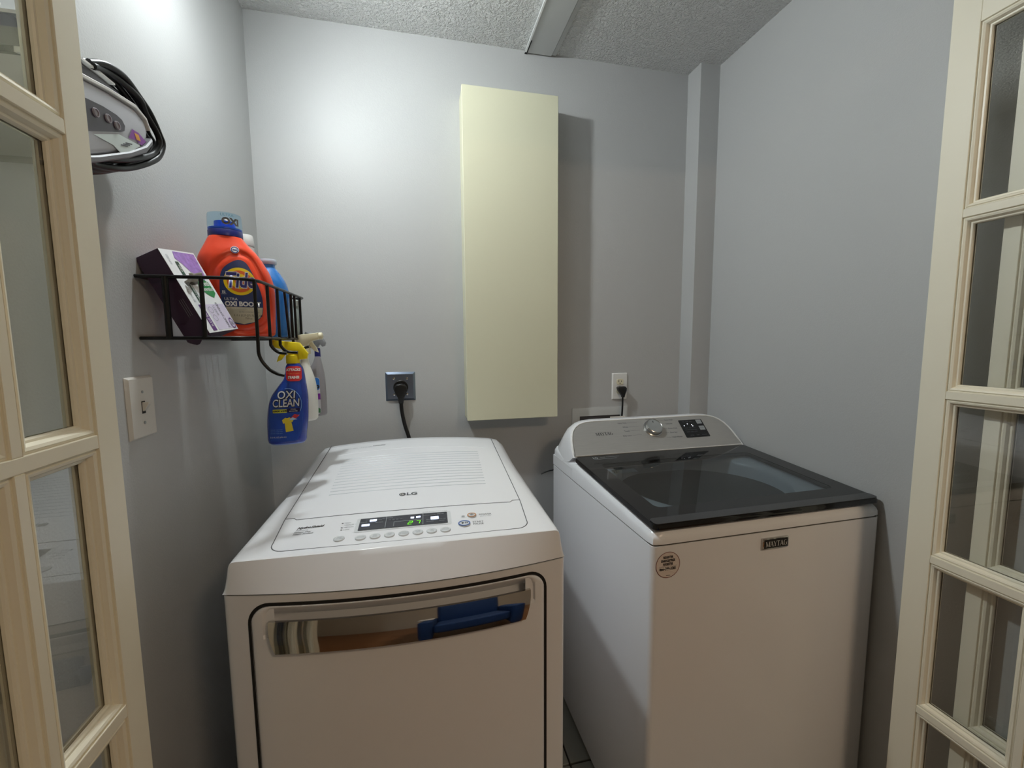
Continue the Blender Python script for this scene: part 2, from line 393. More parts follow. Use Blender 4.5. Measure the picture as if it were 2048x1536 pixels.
# ------------------------------------------------------------------ DRYER
def build_dryer():
    W = .343
    t = thing('dryer', 'white front-loading dryer with sloping control top and long chrome door handle', 'dryer', (-.0305, .862, 0), math.radians(-1.4))
    def bow(x): return -.038*(1-(x/W)**2)
    # body
    def outline(z, inset=0.):
        P = []; N = 24; c = .012
        for i in range(N+1):
            x = -(W-c) + 2*(W-c)*i/N; P.append((x, bow(x)+inset))
        y0 = bow(W-c)
        for k in range(1, 5):
            a = -PI/2+PI/2*k/4; P.append((W-c+c*math.cos(a)-inset*0, y0+c+c*math.sin(a)+inset*0))
        P += [(W, .69), (W-.006, .70), (-W+.006, .70), (-W, .69)]
        for k in range(0, 4):
            a = PI+PI/2*k/4; P.append((-W+c+c*math.cos(a), y0+c+c*math.sin(a)))
        return [(x, y, z) for x, y in P]
    cb = loft([outline(z) for z in (.03, .835, .893, .9185)])
    cb.faces.ensure_lookup_table()
    kill = [f for f in cb.faces if .84 < f.calc_center_median().z < .89 and abs(f.calc_center_median().x) < .262 and f.calc_center_median().y < .05]
    bmesh.ops.delete(cb, geom=kill, context='FACES_ONLY')
    obj('cabinet', cb, M_white, t, 30)
    for sx in (-.29, .29):
        for sy in (.06, .62): obj('foot', lathe([(.018, 0), (.02, .004), (.02, .02), (.012, .03)], (sx, sy, 0), 16), M_black, t, 30)
    obj('cover_gap', loft([[(x*.994, y*.994+.002, z) for x, y, z in outline(.9185)], [(x*.994, y*.994+.002, z) for x, y, z in outline(.9215)]]), M_seam, t)
    # top cover
    def zc(y):
        if y < .02: return .985
        return .985+(y-.02)*.108
    def arch(y): return .003+.017*max(0, y)/.69
    def ztop(x, y): return zc(y)-arch(y)*(x/.31)**2
    rows = [(-.0, .0, .9215), (.02, 0, .935)]
    NX = 40
    def section(y, s, ztopv=None):
        """one cross section at nominal depth y; s: 0..1 fascia blend"""
        pts = []
        R = .012+.05*min(1, max(0, y)/.5)
        return pts
    prof = []      # (ynominal, height fraction, bow amount)
    for k in range(7):
        q = k/6; prof.append((.000+.010*q, q*.972, 1-q*.74))
    prof += [(.0122, .990, .25), (.018, 1.0, .24), (.030, 1.0, .22)]
    for y in (.05, .09, .14, .2, .3, .4, .5, .6, .66): prof.append((y, 1., max(0, .2-y*1.6)))
    prof += [(.685, .99, 0), (.696, .94, 0), (.70, .80, 0), (.70, 0, 0)]
    rings = []
    for y, hf, bw in prof:
        ring = []
        R = .012+.05*min(1, max(0, y-.03)/.45)
        base = .9215
        for i in range(NX+1):
            u = -1+2*i/NX
            # arc-length style distribution: sides and corners get samples
            a = abs(u); sg = 1 if u >= 0 else -1
            if a > .86:   # side wall
                q = (1-a)/.14; sz = q                   # 0 bottom .. 1 top of side
                x = W-.009*q; zt = ztop(x-R, y)-R
                z = base+(max(zt, base)-base)*sz
            elif a > .70:
                q = (a-.70)/.16; an = PI/2*(1-q)
                xs = W-.009-R; x = xs+R*math.cos(an); z = ztop(xs, y)-R+R*math.sin(an)
            else:
                x = (W-.009-R)*a/.70; z = ztop(x, y)
            z = base+(z-base)*hf
            ring.append((sg*x, y+bow(x)*bw if y < .2 else y, z))
        rings.append(ring)
    bm = bmesh.new(); V = [[bm.verts.new(p) for p in r] for r in rings]
    for A, Q in zip(V, V[1:]):
        for k in range(NX): bm.faces.new((A[k], A[k+1], Q[k+1], Q[k]))
    bm.faces.new(V[-1][::-1]); 
    bmesh.ops.remove_doubles(bm, verts=bm.verts, dist=.00001)
    obj('top_cover', bm, M_white, t, 35)
    on = lambda e: (lambda x, y: (x, y, ztop(x, y)+e))
    S = on(.0008)
    # grooves of lid and control panel
    def groove(name, pts, r=.0008, m=M_seam, sub=1, closed=False):
        P = []
        for a, b in zip(pts, pts[1:]):
            n = max(1, int(math.dist(a, b)/.02))
            P += [(a[0]+(b[0]-a[0])*k/n, a[1]+(b[1]-a[1])*k/n) for k in range(n)]
        P.append(pts[-1])
        return obj(name, tube(bmesh.new(), [on(.0002)(x, y) for x, y in P], r, 5, closed), m, t)
    def corner(cx, cy, r, a0, a1, n=6): return [(cx+r*math.cos(math.radians(a0+(a1-a0)*k/n)), cy+r*math.sin(math.radians(a0+(a1-a0)*k/n))) for k in range(n+1)]
    G = [(-.281, .69), (-.277, .16)] + [(-.270, .060)] + corner(-.240, .057, .030, 185, 262) + [(-.1, .0225), (0, .021), (.1, .0225)] + corner(.240, .057, .030, 278, 355) + [(.270, .060), (.277, .16), (.281, .69)]
    groove('panel_seam', G, .0011)
    groove('lid_seam', [(-.277, .166), (-.258, .165), (-.250, .156), (0, .153), (.250, .156), (.258, .165), (.277, .166)], .0009)
    # printed ribs on the lid
    bm = bmesh.new()
    for k in range(14):
        y = .272+k*.0195; hw = .204+.008*k/13
        tube(bm, [on(.0001)(-hw+2*hw*i/12, y) for i in range(13)], .0009, 4)
    obj('ribs', bm, mat('rib_white', (196, 203, 210), .3), t)
    # shallow step behind the ribs
    obj('lid_ridge', tube(bmesh.new(), [on(-.0015)(-.24+.48*i/16, .585-.012*((i-8)/8)**2) for i in range(17)], .005, 8, flat=.5), M_white, t, 60)
    # logo
    lg = obj('logo', patch(ell(-.0178, .2350, .0085), S, 0), M_print, t)
    text('LG', .020, (.0062, .2345), S, M_print, lg, bold=.0006, sx=1.15)
    obj('logo_arc', tube(bmesh.new(), [on(.0013)(-.0178+.0055*math.cos(a*PI/8), .2350+.0055*math.sin(a*PI/8)) for a in range(2, 15)], .0006, 4), M_plw, lg)
    obj('logo_stem', tube(bmesh.new(), [on(.0013)(-.0178, .2385), on(.0013)(-.0178, .2315), on(.0013)(-.0145, .2315)], .0006, 4), M_plw, lg)
    text('SENSOR DRY    7.3 CU.FT.', .0085, (-.185, .622), S, M_lgrey, t, sx=1.0)
    text('LoDecibel', .0095, (-.115, .628), S, M_print, t, bold=.0003, shear=.3)
    # control panel prints
    text('HydroShield', .0125, (-.2372, .1135), S, M_pdark, t, bold=.0003, shear=.35, align='LEFT', sx=.86)
    text('Surround', .0065, (-.2375, .1040), S, M_print, t, align='LEFT')
    text('Sensor Dry', .0075, (-.2400, .0955), S, M_print, t, shear=.3, align='LEFT', bold=.0001)
    text('Steam Sanitary', .0070, (-.2400, .0880), S, M_print, t, shear=.3, align='LEFT', bold=.0001)
    for k, s in enumerate(('HIGH', 'MEDIUM HIGH', 'MEDIUM', 'LOW')):
        yy = .1145-.0095*k
        obj('indicator_dot', patch(ell(-.1425+.0006*k, yy, .0022, .0016, 10), S), M_plw if k == 1 else M_pdark, t)
        text(s, .0062, (-.1385+.0006*k, yy), S, M_lgrey, t, align='LEFT', sx=.9)
    # display
    disp = obj('display_frame', patch(rrect(-.1125, .0985, .0690, .1275, .004), on(.0010), 2), mat('display_silver', (222, 226, 230), .2), t)
    obj('screen', patch(rrect(-.1050, .0900, .0735, .1240, .002), on(.0018), 2), mat('screen_grey', (64, 66, 74), .2), disp)
    DS = on(.0026)
    for x in (-.0475, .0345): obj('divider', patch([(x-.0006, .075), (x+.0006, .075), (x+.0006, .1225), (x-.0006, .1225)], DS), M_lgrey, disp)
    for a, b, c, d in ((-.030, .0320, .0955, .0968), (-.030, -.0290, .0775, .0968)):
        obj('divider', patch([(a, c), (b, c), (b, d), (a, d)], DS), M_lgrey, disp)
    M_seg = mat('green_segments', (60, 160, 20), .4, emit=((120, 240, 30), 1.4))
    M_led = mat('white_light', (220, 230, 255), .4, emit=((205, 220, 255), 2.2))
    def seg(cx, cy, bars):
        w_, h_ = .0042, .0062; th = .0007
        E = {'a': (-w_, h_, w_, h_), 'b': (w_, h_, w_, 0), 'c': (w_, 0, w_, -h_), 'd': (-w_, -h_, w_, -h_), 'e': (-w_, 0, -w_, -h_), 'f': (-w_, h_, -w_, 0), 'g': (-w_, 0, w_, 0)}
        bm = bmesh.new()
        for b_ in bars:
            x0, y0, x1, y1 = E[b_]
            if x0 == x1: q = [(x0-th, y0), (x0+th, y0), (x1+th, y1), (x1-th, y1)]
            else: q = [(x0, y0-th), (x1, y1-th), (x1, y1+th), (x0, y0+th)]
            vs = [bm.verts.new(DS(cx+px+.2*py, cy+py)) for px, py in q]; bm.faces.new(vs)
        obj('digit', bm, M_seg, disp)
    seg(.0065, .0860, 'abged'); seg(.0235, .0860, 'abc')
    for x, y, w_, h_ in ((-.0905, .0930, .0085, .0042), (-.0760, .1110, .0075, .0042), (.0105, .1080, .0038, .0035), (.0240, .1090, .0050, .0035), (.0610, .0985, .0090, .0065)):
        obj('light', patch(rrect(x-w_, x+w_, y-h_, y+h_, .001, 2), DS), M_led, disp)
    for k, (x, y, s) in enumerate(((-.045, .1155, 'DRY MONITOR'), (.050, .112, 'COTTON NORMAL'), (.050, .092, 'PERM PRESS'), (.050, .084, 'DELICATES'), (.075, .115, 'SPEED DRY'), (.077, .092, 'BULKY ITEM'), (.077, .084, 'REFRESH'), (-.062, .112, 'STEAM'), (-.098, .105, 'ANTI BACT'), (-.062, .100, 'EASY IRON'))):
        text(s, .0042, (x, y), DS, M_lgrey, disp, sx=.8)
    for k in range(5):
        x = -.040+.0085*k
        if k < 4: obj('icon', patch([(x-.003, .1045), (x+.003, .1045), (x+.0026, .1085), (x-.0026, .1085)], DS), M_print, disp)
    text('QUICK CYCLE START GUIDE', .0045, (.062, .1318), S, M_lgrey, t)
    # round buttons
    names = ['TEMP\nCONTROL', 'OPTION', 'DRY\nLEVEL', 'TIME\nDRY', 'CUSTOM\nPROGRAM', 'MORE\nTIME', 'LESS\nTIME', 'CYCLES']
    xs = [-.1387] + [-.0951+.02973*k for k in range(7)]
    for k, (x, s) in enumerate(zip(xs, names)):
        y = .0505 if k == 0 else .0462
        c = S(x, y)
        b = obj('button', lathe([(.0112, -.001), (.0112, .0014), (.0105, .002), (.0095, .0017), (.0090, .0011), (.001, .0011)], c, 24), mat('button_white', (222, 226, 230), .2), t, 40)
        for q, line in enumerate(s.split('\n')):
            n = len(s.split('\n')); text(line, .0052, (x, y+(n-1)*.0026-q*.0052), on(.0024), M_lgrey, b, sx=.78)
    def ring_button(x, y, r, m, name, lab):
        b = obj(name, lathe([(r, -.001), (r, .0014), (r*.93, .002), (r*.001+.0005, .002)], S(x, y), 28), mat('button_white', (222, 226, 230), .2), t, 40); b['label'] = lab
        bm = lathe([(r*1.02, .0020), (r*1.0, .0028), (r*.84, .0028), (r*.82, .0020)], S(x, y), 28, caps=(False, False)); obj('ring', bm, m, b, 40)
        return b
    b1 = ring_button(.1467, .0985, .0105, mat('orange_ring', (205, 140, 80), .3), 'power_button', 'round power button with an orange ring')
    obj('symbol', tube(bmesh.new(), [on(.0031)(.1467+.0035*math.cos(a*PI/8), .0985+.0035*math.sin(a*PI/8)) for a in range(16)], .0005, 4, closed=True), M_print, b1)
    obj('symbol', tube(bmesh.new(), [on(.0034)(.1467, .1000), on(.0034)(.1467, .0968)], .0006, 4), M_print, b1)
    b2 = ring_button(.1262, .0640, .0135, mat('blue_ring', (70, 110, 185), .3), 'start_button', 'round start button with a blue ring')
    obj('symbol', patch([(.1205, .0600), (.1205, .0690), (.1270, .0645)], on(.0031)), M_pdark, b2)
    for x in (.1285, .1318): obj('symbol', patch([(x, .0600), (x+.0017, .0600), (x+.0017, .0690), (x, .0690)], on(.0031)), M_pdark, b2)
    text('POWER', .0090, (.1640, .1010), S, M_print, t, align='LEFT', sx=.95); text('AUTO OFF', .0055, (.1655, .0930), S, M_lgrey, t, align='LEFT')
    text('START', .0090, (.1455, .0690), S, M_print, t, align='LEFT', sx=.95); text('PAUSE', .0090, (.1455, .0600), S, M_print, t, align='LEFT', sx=.95)
    obj('wifi_mark', patch(ell(.1265, .0990, .0042, .0030, 12), S), M_lgrey, t); text('SMART', .0042, (.1275, .0925), S, M_lgrey, t)
    # door
    X0, X1, ZT, ZB, RC = -.292, .292, .898, .11, .036
    def bowf(x): return bow(x)
    def edge_top(x, g=0.):
        x0, x1, zt, r = X0-g, X1+g, ZT+g, RC+g
        if x < x0+r: return zt-r+math.sqrt(max(0, r*r-(x0+r-x)**2))
        if x > x1-r: return zt-r+math.sqrt(max(0, r*r-(x-x1+r)**2))
        return zt
    def samples(x0, x1, r, n=44):
        S_ = []
        for k in range(8): S_.append(x0+r*(1-math.cos(PI/2*k/8)))
        m = n-16
        for k in range(m+1): S_.append(x0+r+(x1-x0-2*r)*k/m)
        for k in range(1, 9): S_.append(x1-r+r*math.sin(PI/2*k/8))
        return S_
    def slab(g, proud, back, recess=False):
        xs_ = samples(X0-g, X1+g, RC+g); bm = bmesh.new(); cols = []
        zs = [0, .2, .4, .6, .75, .82, .86, .88, .90, .91, .92, .93, .94, .95, .96, .97, .98, .985, .99, .9945, .997, .999, 1.0]
        for x in xs_:
            zt = edge_top(x, g); col = []
            for q in zs:
                z = ZB-g+(zt-ZB+g)*q
                d = -proud
                e = min(x-(X0-g), (X1+g)-x, zt-z)
                er = .0035 if abs(x) < .24 and zt-z < .02 else .007
                if e < er: d += er-math.sqrt(max(0, er**2-(er-e)**2))
                if recess:
                    ax = abs(x+.0)
                    if .838 < z < .8972 and ax < .266:
                        kx = min(1, (.266-ax)/.014); kz = min(1, (.8972-z)/.030)
                        d += .030*(kx**.7)*kz
                col.append(bm.verts.new((x, bowf(x)+d, z)))
            cols.append(col)
        for A, Q in zip(cols, cols[1:]):
            for k in range(len(zs)-1): bm.faces.new((A[k], Q[k], Q[k+1], A[k+1]))
        be = [e for e in bm.edges if e.is_boundary]
        r = bmesh.ops.extrude_edge_only(bm, edges=be)
        for v in [g_ for g_ in r['geom'] if isinstance(g_, bmesh.types.BMVert)]: v.co.y = bowf(v.co.x)-back
        return bm
    def ringline(g, y):
        P = [(x, edge_top(x, g)) for x in samples(X0-g, X1+g, RC+g)]
        P = [(P[0][0], ZB-g)] + P + [(P[-1][0], ZB-g)]
        return [(x, bowf(x)-y, z) for x, z in P]
    obj('door_seal', loft([ringline(.0068, -.002), ringline(.0060, .0012), ringline(-.003, .0012)], caps=(False, False)), M_dark, t, 30)
    dr = obj('door', slab(0, .005, .002, True), M_white, t, 40)
    # chrome grip
    HX = .2585; z0, z1 = .8115, .8690
    def grip(u, v):
        x = -HX+2*HX*u; sl = .014*abs(2*u-1)**20
        xx = x*(1-.055*(1-v)**2)
        z = z0+(z1-z0)*v
        # rounded bottom corners
        return (xx, bowf(xx)-.0075-.0115*(1-v)-.0022*math.sin(PI*v*.9+.1), z)
    bm = bmesh.new(); V = [[bm.verts.new(grip(i/48, j/10)) for j in range(11)] for i in range(49)]
    for i in range(48):
        for j in range(10): bm.faces.new((V[i][j], V[i+1][j], V[i+1][j+1], V[i][j+1]))
    r = bmesh.ops.extrude_edge_only(bm, edges=[e for e in bm.edges if e.is_boundary])
    for v in [g_ for g_ in r['geom'] if isinstance(g_, bmesh.types.BMVert)]: v.co.y += .0055
    hd = obj('door_handle', bm, M_chrome, dr, 35); hd['label'] = 'long bowed chrome grip strip'
build_dryer()

# ------------------------------------------------------------------ WASHER
def build_washer():
    W = .35
    t = thing('washer', 'white top-loading washer with black glass lid and brushed steel console', 'washing machine', (.88, .86, 0), math.radians(.9))
    def outline(z, c=.014, ins=0.):
        P = []
        for cx, cy, a0 in ((W-c, .0+c, -90), (W-c, .70-.004, 0), (-W+c, .70-.004, 90), (-W+c, 0+c, 180)):
            rr = c if cy < .1 else .004
            cx2 = (W-rr if cx > 0 else -W+rr)
            for k in range(6):
                a = math.radians(a0+90*k/5); P.append((cx2+(rr-ins)*math.cos(a), cy+(rr-ins)*math.sin(a), z))
        return P
    obj('cabinet', loft([outline(.028), outline(.9145)]), M_white, t, 30)
    obj('deck_gap', loft([outline(.9145, ins=.0025), outline(.9185, ins=.0025)]), mat('seam_brown', (70, 66, 60), .5), t)
    for sx in (-.30, .30):
        for sy in (.05, .64): obj('foot', lathe([(.02, 0), (.022, .004), (.022, .018), (.012, .028)], (sx, sy, 0), 16), M_black, t, 30)
    KZ = .0653
    def lz(y): return .968+(y-.005)*KZ
    # deck ring with the tub opening
    cx, cy, rx, ry = 0., .285, .262, .232
    N = 160
    def rect_at(a, x0, x1, y0, y1, r):
        # point on rounded rectangle in direction a
        dx, dy = math.cos(a), math.sin(a); mx, my = (x0+x1)/2, (y0+y1)/2
        hx, hy = (x1-x0)/2, (y1-y0)/2; n = 60
        s = (abs(dx/hx)**n+abs(dy/hy)**n)**(-1/n)
        return mx+dx*s, my+dy*s
    A = [2*PI*k/N+.0 for k in range(N)]
    def ringR(ins, dz, n=14, base=None, zfix=None):
        P = []
        for a in A:
            x, y = rect_at(a, -W+ins, W-ins, ins, .70-min(ins, .004), 0)
            P.append((x, y, zfix if zfix is not None else lz(y)-.016-dz))
        return P
    rings = [ringR(0, 0, zfix=.9185), ringR(.0005, .022), ringR(.003, .0145), ringR(.009, .0068), ringR(.018, .0015), ringR(.026, 0)]
    inner = lambda k, z: [(cx+rx*k*math.cos(a), cy+ry*k*math.sin(a), z if z else 0) for a in A]
    rings.append([(x, y, lz(y)-.020) for x, y, _ in inner(1.08, 0)])
    rings.append([(x, y, lz(y)-.026) for x, y, _ in inner(1.02, 0)])
    rings.append([(x, y, lz(y)-.040) for x, y, _ in inner(1.0, 0)])
    rings.append([(x, y, .88) for x, y, _ in inner(.985, 0)])
    deck = obj('top_deck', loft(rings, caps=(False, False)), M_white, t, 50)
    obj('tub_ring', loft([inner(.984, .895), inner(.90, .885), inner(.88, .872), inner(.88, .84)], caps=(False, False)), mat('tub_plastic', (120, 124, 128), .4), deck, 50)
    drum = obj('drum', loft([inner(.879, .88), inner(.87, .86), inner(.88, .60), inner(.86, .50), inner(.2, .47)], caps=(False, True)), M_steel, deck, 50)
    obj('agitator', lathe([(.12, .475), (.10, .50), (.05, .53), (.035, .62), (.03, .72), (.005, .735)], (cx, cy, 0), 24), mat('agitator_grey', (110, 112, 115), .4), deck, 40)
    # lid: black border, front grip band, tinted window
    LX = .346; y0, y1 = .000, .494
    wx, wy0, wy1 = .288, .083, .410
    T = .013
    def rr_pts(x0, x1, ya, yb, r, n=8): return rrect(x0, x1, ya, yb, r, n)
    bm = bmesh.new()
    o_ = rr_pts(-LX, LX, y0, y1, .016, 8); i_ = rr_pts(-wx, wx, wy0, wy1, .02, 8)
    L = []
    for pts, e in ((i_, -T), (i_, 0), (o_, 0), (o_, -.004), (o_, -T)):
        L.append([bm.verts.new((x, y, lz(y)+e)) for x, y in pts])
    n = len(o_)
    # small rounding on the outer upper edge
    for v in L[2]: v.co.x *= .994; v.co.y = (v.co.y-.247)*.993+.247
    L.append(L[0])
    for Aq, Q in zip(L, L[1:]):
        for k in range(n): bm.faces.new((Aq[k], Aq[(k+1) % n], Q[(k+1) % n], Q[k]))
    lid = obj('lid', bm, M_lid, t, 40); lid['label'] = 'raised black glass lid'
    bm = patch(rr_pts(-wx, wx, wy0, wy1, .02, 8), lambda x, y: (x, y, lz(y)-.0004))
    r = bmesh.ops.extrude_face_region(bm, geom=list(bm.faces))
    for v in [g for g in r['geom'] if isinstance(g, bmesh.types.BMVert)]: v.co.z -= .004
    w_ = obj('window', bm, M_lidglass, lid); w_['label'] = 'tinted glass window over the tub'
    bm = patch(rr_pts(-LX+.004, LX-.004, .002, .032, .010, 6), lambda x, y: (x, y, lz(y)+.0006))
    r = bmesh.ops.extrude_face_region(bm, geom=list(bm.faces))
    for v in [g for g in r['geom'] if isinstance(g, bmesh.types.BMVert)]: v.co.z += .0015
    obj('grip_band', bm, mat('grip_grey', (56, 57, 59), .3), lid)
    LF = lambda x, y: (x, y, lz(y)+.0006)
    text('10', .022, (-.292, .466), LF, M_lgrey, lid, bold=.0004, align='LEFT'); text('YEAR WARRANTY', .009, (-.262, .469), LF, M_lgrey, lid, align='LEFT')
    obj('underline', patch([(-.292, .4535), (-.205, .4535), (-.205, .4555), (-.292, .4555)], LF), M_lgrey, lid)
    obj('notice_label', patch([(-.272, .337), (-.192, .337), (-.192, .366), (-.272, .366)], lambda x, y: (x, y, lz(y)-.006)), mat('label_grey', (110, 112, 114), .5), lid)
    # console
    def face(s, h, off=0.):      # s across, h 0..1 up the sloping face, off outwards
        c = math.cos(math.atan2(.1, .105)); sn = math.sin(math.atan2(.1, .105))
        return (s, .495+.105*h-off*sn, 1.0+.10*h+off*c)
    half = [(.345, 0), (.3425, .2), (.3375, .42), (.331, .58), (.322, .72), (.308, .84), (.288, .93), (.262, .98), (.225, 1.0), (.15, 1.003), (.05, 1.005)]
    out = half + [(-x, h) for x, h in half[::-1]]
    def ring(k, e, dy=0., dz=0., grow=0.):
        P = []
        for x, h in out:
            s = x*(1+k); hh = h*(1+e)+(-.02 if h == 0 and e else 0)
            p = face(s, hh); P.append((p[0], p[1]+dy, p[2]+dz))
        return P
    def cring(y, top, bot, xs, blend):
        """back sections: flatten the face outline into an upright outline at depth y"""
        P = []
        for x, h in out:
            P.append((x*xs, y, bot+(top-bot)*h))
        return P
    rings = [ring(0, 0), ring(.012, .025), ring(.0145, .045, .006, -.002)]
    rings.append([(x*1.0145, .53+.10*h+.0, .975+(1.083+.02-.975)*h) for x, h in out])
    rings.append([(x*1.0145, .60+.05*h, .955+(1.092-.955)*h) for x, h in out])
    rings.append([(x*1.0145, .665+.02*h, .935+(1.045-.935)*h) for x, h in out])
    rings.append([(x*1.0145, .700, .920+(.985-.920)*h) for x, h in out])
    con = obj('console', loft(rings, caps=(False, True)), M_white, t, 50)
    obj('console_base', prism([(-.350, .500), (.350, .500), (.350, .70), (-.350, .70)], .9187, .958, 'z'), M_white, con)
    pl = bmesh.new(); vs = [pl.verts.new(face(x*.985, .012+h*.975, .0)) for x, h in out]; f_ = pl.faces.new(vs)
    r = bmesh.ops.extrude_face_region(pl, geom=[f_])
    c45, s45 = math.cos(math.atan2(.1, .105)), math.sin(math.atan2(.1, .105))
    for v in [g for g in r['geom'] if isinstance(g, bmesh.types.BMVert)]: v.co += Vector((0, -s45, c45))*.0012
    fp = obj('control_panel', pl, M_brush, con); fp['label'] = 'brushed steel control panel'
    rim = obj('rim', tube(bmesh.new(), [face(x*.994, h*.992+.004, .0005) for x, h in out], .0022, 6, closed=True), M_plw, con, 60)
    FH = .145
    FF = lambda e: (lambda s, h: face(s, h/FH, .0012+e))     # h in metres up the face
    F1 = FF(.0004)
    serif_word('MAYTAG', .0125, (-.2035, .590*FH), F1, M_pdark, fp, wide=.92)
    # cycle names and tick lines around the dial
    for k, (hx, s) in enumerate(((.885, 'Heavy Duty'), (.755, 'Whites'), (.63, 'Towels'), (.49, 'Bulky Items'))):
        text(s, .0075, (-.098, hx*FH), F1, M_print, fp, align='RIGHT', bold=.0001)
        obj('tick', patch([(-.095, hx*FH-.0003), (-.055, hx*FH-.0003+(.66-hx)*.008), (-.055, hx*FH+.0003+(.66-hx)*.008), (-.095, hx*FH+.0003)], F1), M_print, fp)
    for k, (hx, s) in enumerate(((.90, 'Quick Wash'), (.78, 'Delicates'), (.63, 'Power Wash'), (.50, 'Drain Spin'), (.36, 'Clean Washer'))):
        text(s, .0075, (.064, hx*FH), F1, M_print, fp, align='LEFT', bold=.0001)
        obj('tick', patch([(.040, hx*FH-.0003), (.061, hx*FH-.0003), (.061, hx*FH+.0003), (.040, hx*FH+.0003)], F1), M_print, fp)
    text('Normal', .0075, (-.002, .985*FH-.003), F1, M_print, fp, bold=.0001)
    # dial
    kn = bmesh.new()
    ax = Vector((0, -s45, c45)); ux = Vector((1, 0, 0)); uy = ax.cross(ux)
    c0 = Vector(face(-.001, .655, .0012)); N2 = 40
    rg = []
    for r_, h_ in ((.036, 0), (.036, .003), (.0325, .005), (.0325, .018), (.0315, .0205), (.0295, .0215), (.0285, .0205), (.001, .0205)):
        rg.append([c0+ax*h_+ux*r_*math.cos(2*PI*k/N2)+uy*r_*math.sin(2*PI*k/N2) for k in range(N2)])
    kb = obj('dial', loft(rg, kn, (False, True)), mat('dial_steel', (190, 190, 188), .22, 1.), fp, 40); kb['label'] = 'round brushed metal dial'
    obj('grip_ridges', tube(bmesh.new(), [c0+ax*.0112+ux*.0327*math.cos(2*PI*k/N2)+uy*.0327*math.sin(2*PI*k/N2) for k in range(N2)], .0012, 6, closed=True), M_print, kb)
    pm = c0+ax*.0211+uy*.021
    obj('pointer', tube(bmesh.new(), [pm, pm-uy*.006], .0009, 5), M_pdark, kb)
    # display
    dp = obj('display', patch(rrect(.1225, .2270, .305*FH, .868*FH, .004), FF(.0006), 0), mat('display_black', (12, 13, 15), .12), fp); dp['label'] = 'black display with white indicator lights'
    FD = FF(.0014)
    for h in (.52, .72): obj('touch_key', patch(rrect(.1985, .2215, h*FH, (h+.13)*FH, .001, 2), FD), M_lgrey, dp)
    for s, h in ((.138, .68), (.155, .735), (.172, .70), (.174, .66)):
        obj('light', patch(ell(s, h*FH, .0016, n=10), FD), mat('lamp_white', (255, 255, 255), .4, emit=((235, 240, 255), 3.)), dp)
    for s, h, w_ in ((.150, .80, 'SOIL   TEMP   SPIN'), (.150, .60, 'HEAVY  HOT   HIGH'), (.150, .54, 'NORMAL WARM MED'), (.150, .48, 'LIGHT  COOL  LOW'), (.143, .37, 'EXTRA'), (.169, .37, 'DEEP'), (.197, .37, 'PRESOAK')):
        text(w_, .0052, (s+.008, h*FH), FD, M_print, dp)
    text('START', .0040, (.210, .785*FH), FF(.002), M_print, dp); text('POWER', .0040, (.210, .585*FH), FF(.002), M_print, dp)
    # badge and sticker on the front
    FR = lambda e: (lambda x, z: (x, -e, z))
    bd = obj('badge', B(-.0415, .0385, -.006, .001, .8715, .9000, bev=.002), M_chrome, t, 30)
    obj('badge_plate', B(-.0370, .0345, -.0072, -.0058, .8745, .8970, bev=.0006, seg=1), M_dark, bd)
    serif_word('MAYTAG', .0135, (-.0012, .8858), FR(.0078), mat('badge_silver', (205, 205, 202), .45), bd, wide=.83)
    sk = obj('sticker', patch(ell(-.3075, .867, .0325, n=40), FR(.0008)), mat('sticker_pink', (225, 214, 208), .5), t); sk['label'] = 'round paper sticker with a red rim and black phone number'
    obj('sticker_rim', loft([[FR(.0010)(-.3075+r_*math.cos(2*PI*k/40), .867+r_*math.sin(2*PI*k/40)) for k in range(40)] for r_ in (.0325, .0311)], caps=(False, False)), mat('rim_red', (120, 45, 38), .5), sk)
    for s, z, sz in (('REGISTER', .8860, .0085), ('ENREGISTRER', .8775, .0085), ('REGISTRE', .8690, .0085), ('888-000-3381', .8575, .0098)):
        text(s, sz, (-.3075, z), FR(.0014), M_pdark, sk, bold=.0003, sx=.72 if sz < .009 else .82)
    obj('tear', patch([(-.330, .8630), (-.318, .8605), (-.305, .856), (-.288, .8475), (-.2885, .8465), (-.306, .8545), (-.319, .8590), (-.331, .8615)], FR(.0018)), mat('tear_white', (235, 228, 222), .6), sk)
    obj('rule', patch([(-.332, .8638), (-.283, .8638), (-.283, .8642), (-.332, .8642)], FR(.0014)), M_pdark, sk)
    obj('rule', patch([(-.312, .8402), (-.301, .8402), (-.301, .8412), (-.312, .8412)], FR(.0014)), M_pdark, sk)
build_washer()

# ------------------------------------------------------------------ wall cabinet
t = thing('wall_cabinet', 'tall narrow cream wall cabinet hung between the two machines', 'cabinet', (.364, 1.626, 1.102))
obj('carcass', B(-.176, .178, -.029, .049, 0.003, 1.196, bev=.001, seg=1), M_cream, t)
obj('door', B(-.178, .180, -.049, -.031, 0, 1.198, bev=.0015, seg=1), M_cream, t)

# ------------------------------------------------------------------ electrical
def screw(parent, x, y, z, r=.003, m=None):
    s = obj('screw', lathe([(r, 0), (r, -.001), (r*.6, -.0016), (.0002, -.0016)], (x, y, z), 12, 'y'), m or M_plateg, parent, 40)
def plate(parent, w, h, m, d=.006, bev=.0035):
    return obj('cover_plate', prism(rrect(-w/2, w/2, -h/2, h/2, .003, 3), -d, -.0002, 'y', bev=.0) if not bev else loft(
        [[(x, -.0002, z) for x, z in rrect(-w/2, w/2, -h/2, h/2, .002, 3)], [(x, -.001, z) for x, z in rrect(-w/2, w/2, -h/2, h/2, .002, 3)],
         [(x, -d, z) for x, z in rrect(-w/2+bev, w/2-bev, -h/2+bev, h/2-bev, .002, 3)]]), m, parent, 25)
t = thing('dryer_outlet', 'square stainless steel outlet plate on the back wall above the dryer', 'outlet', (-.058, D, 1.232))
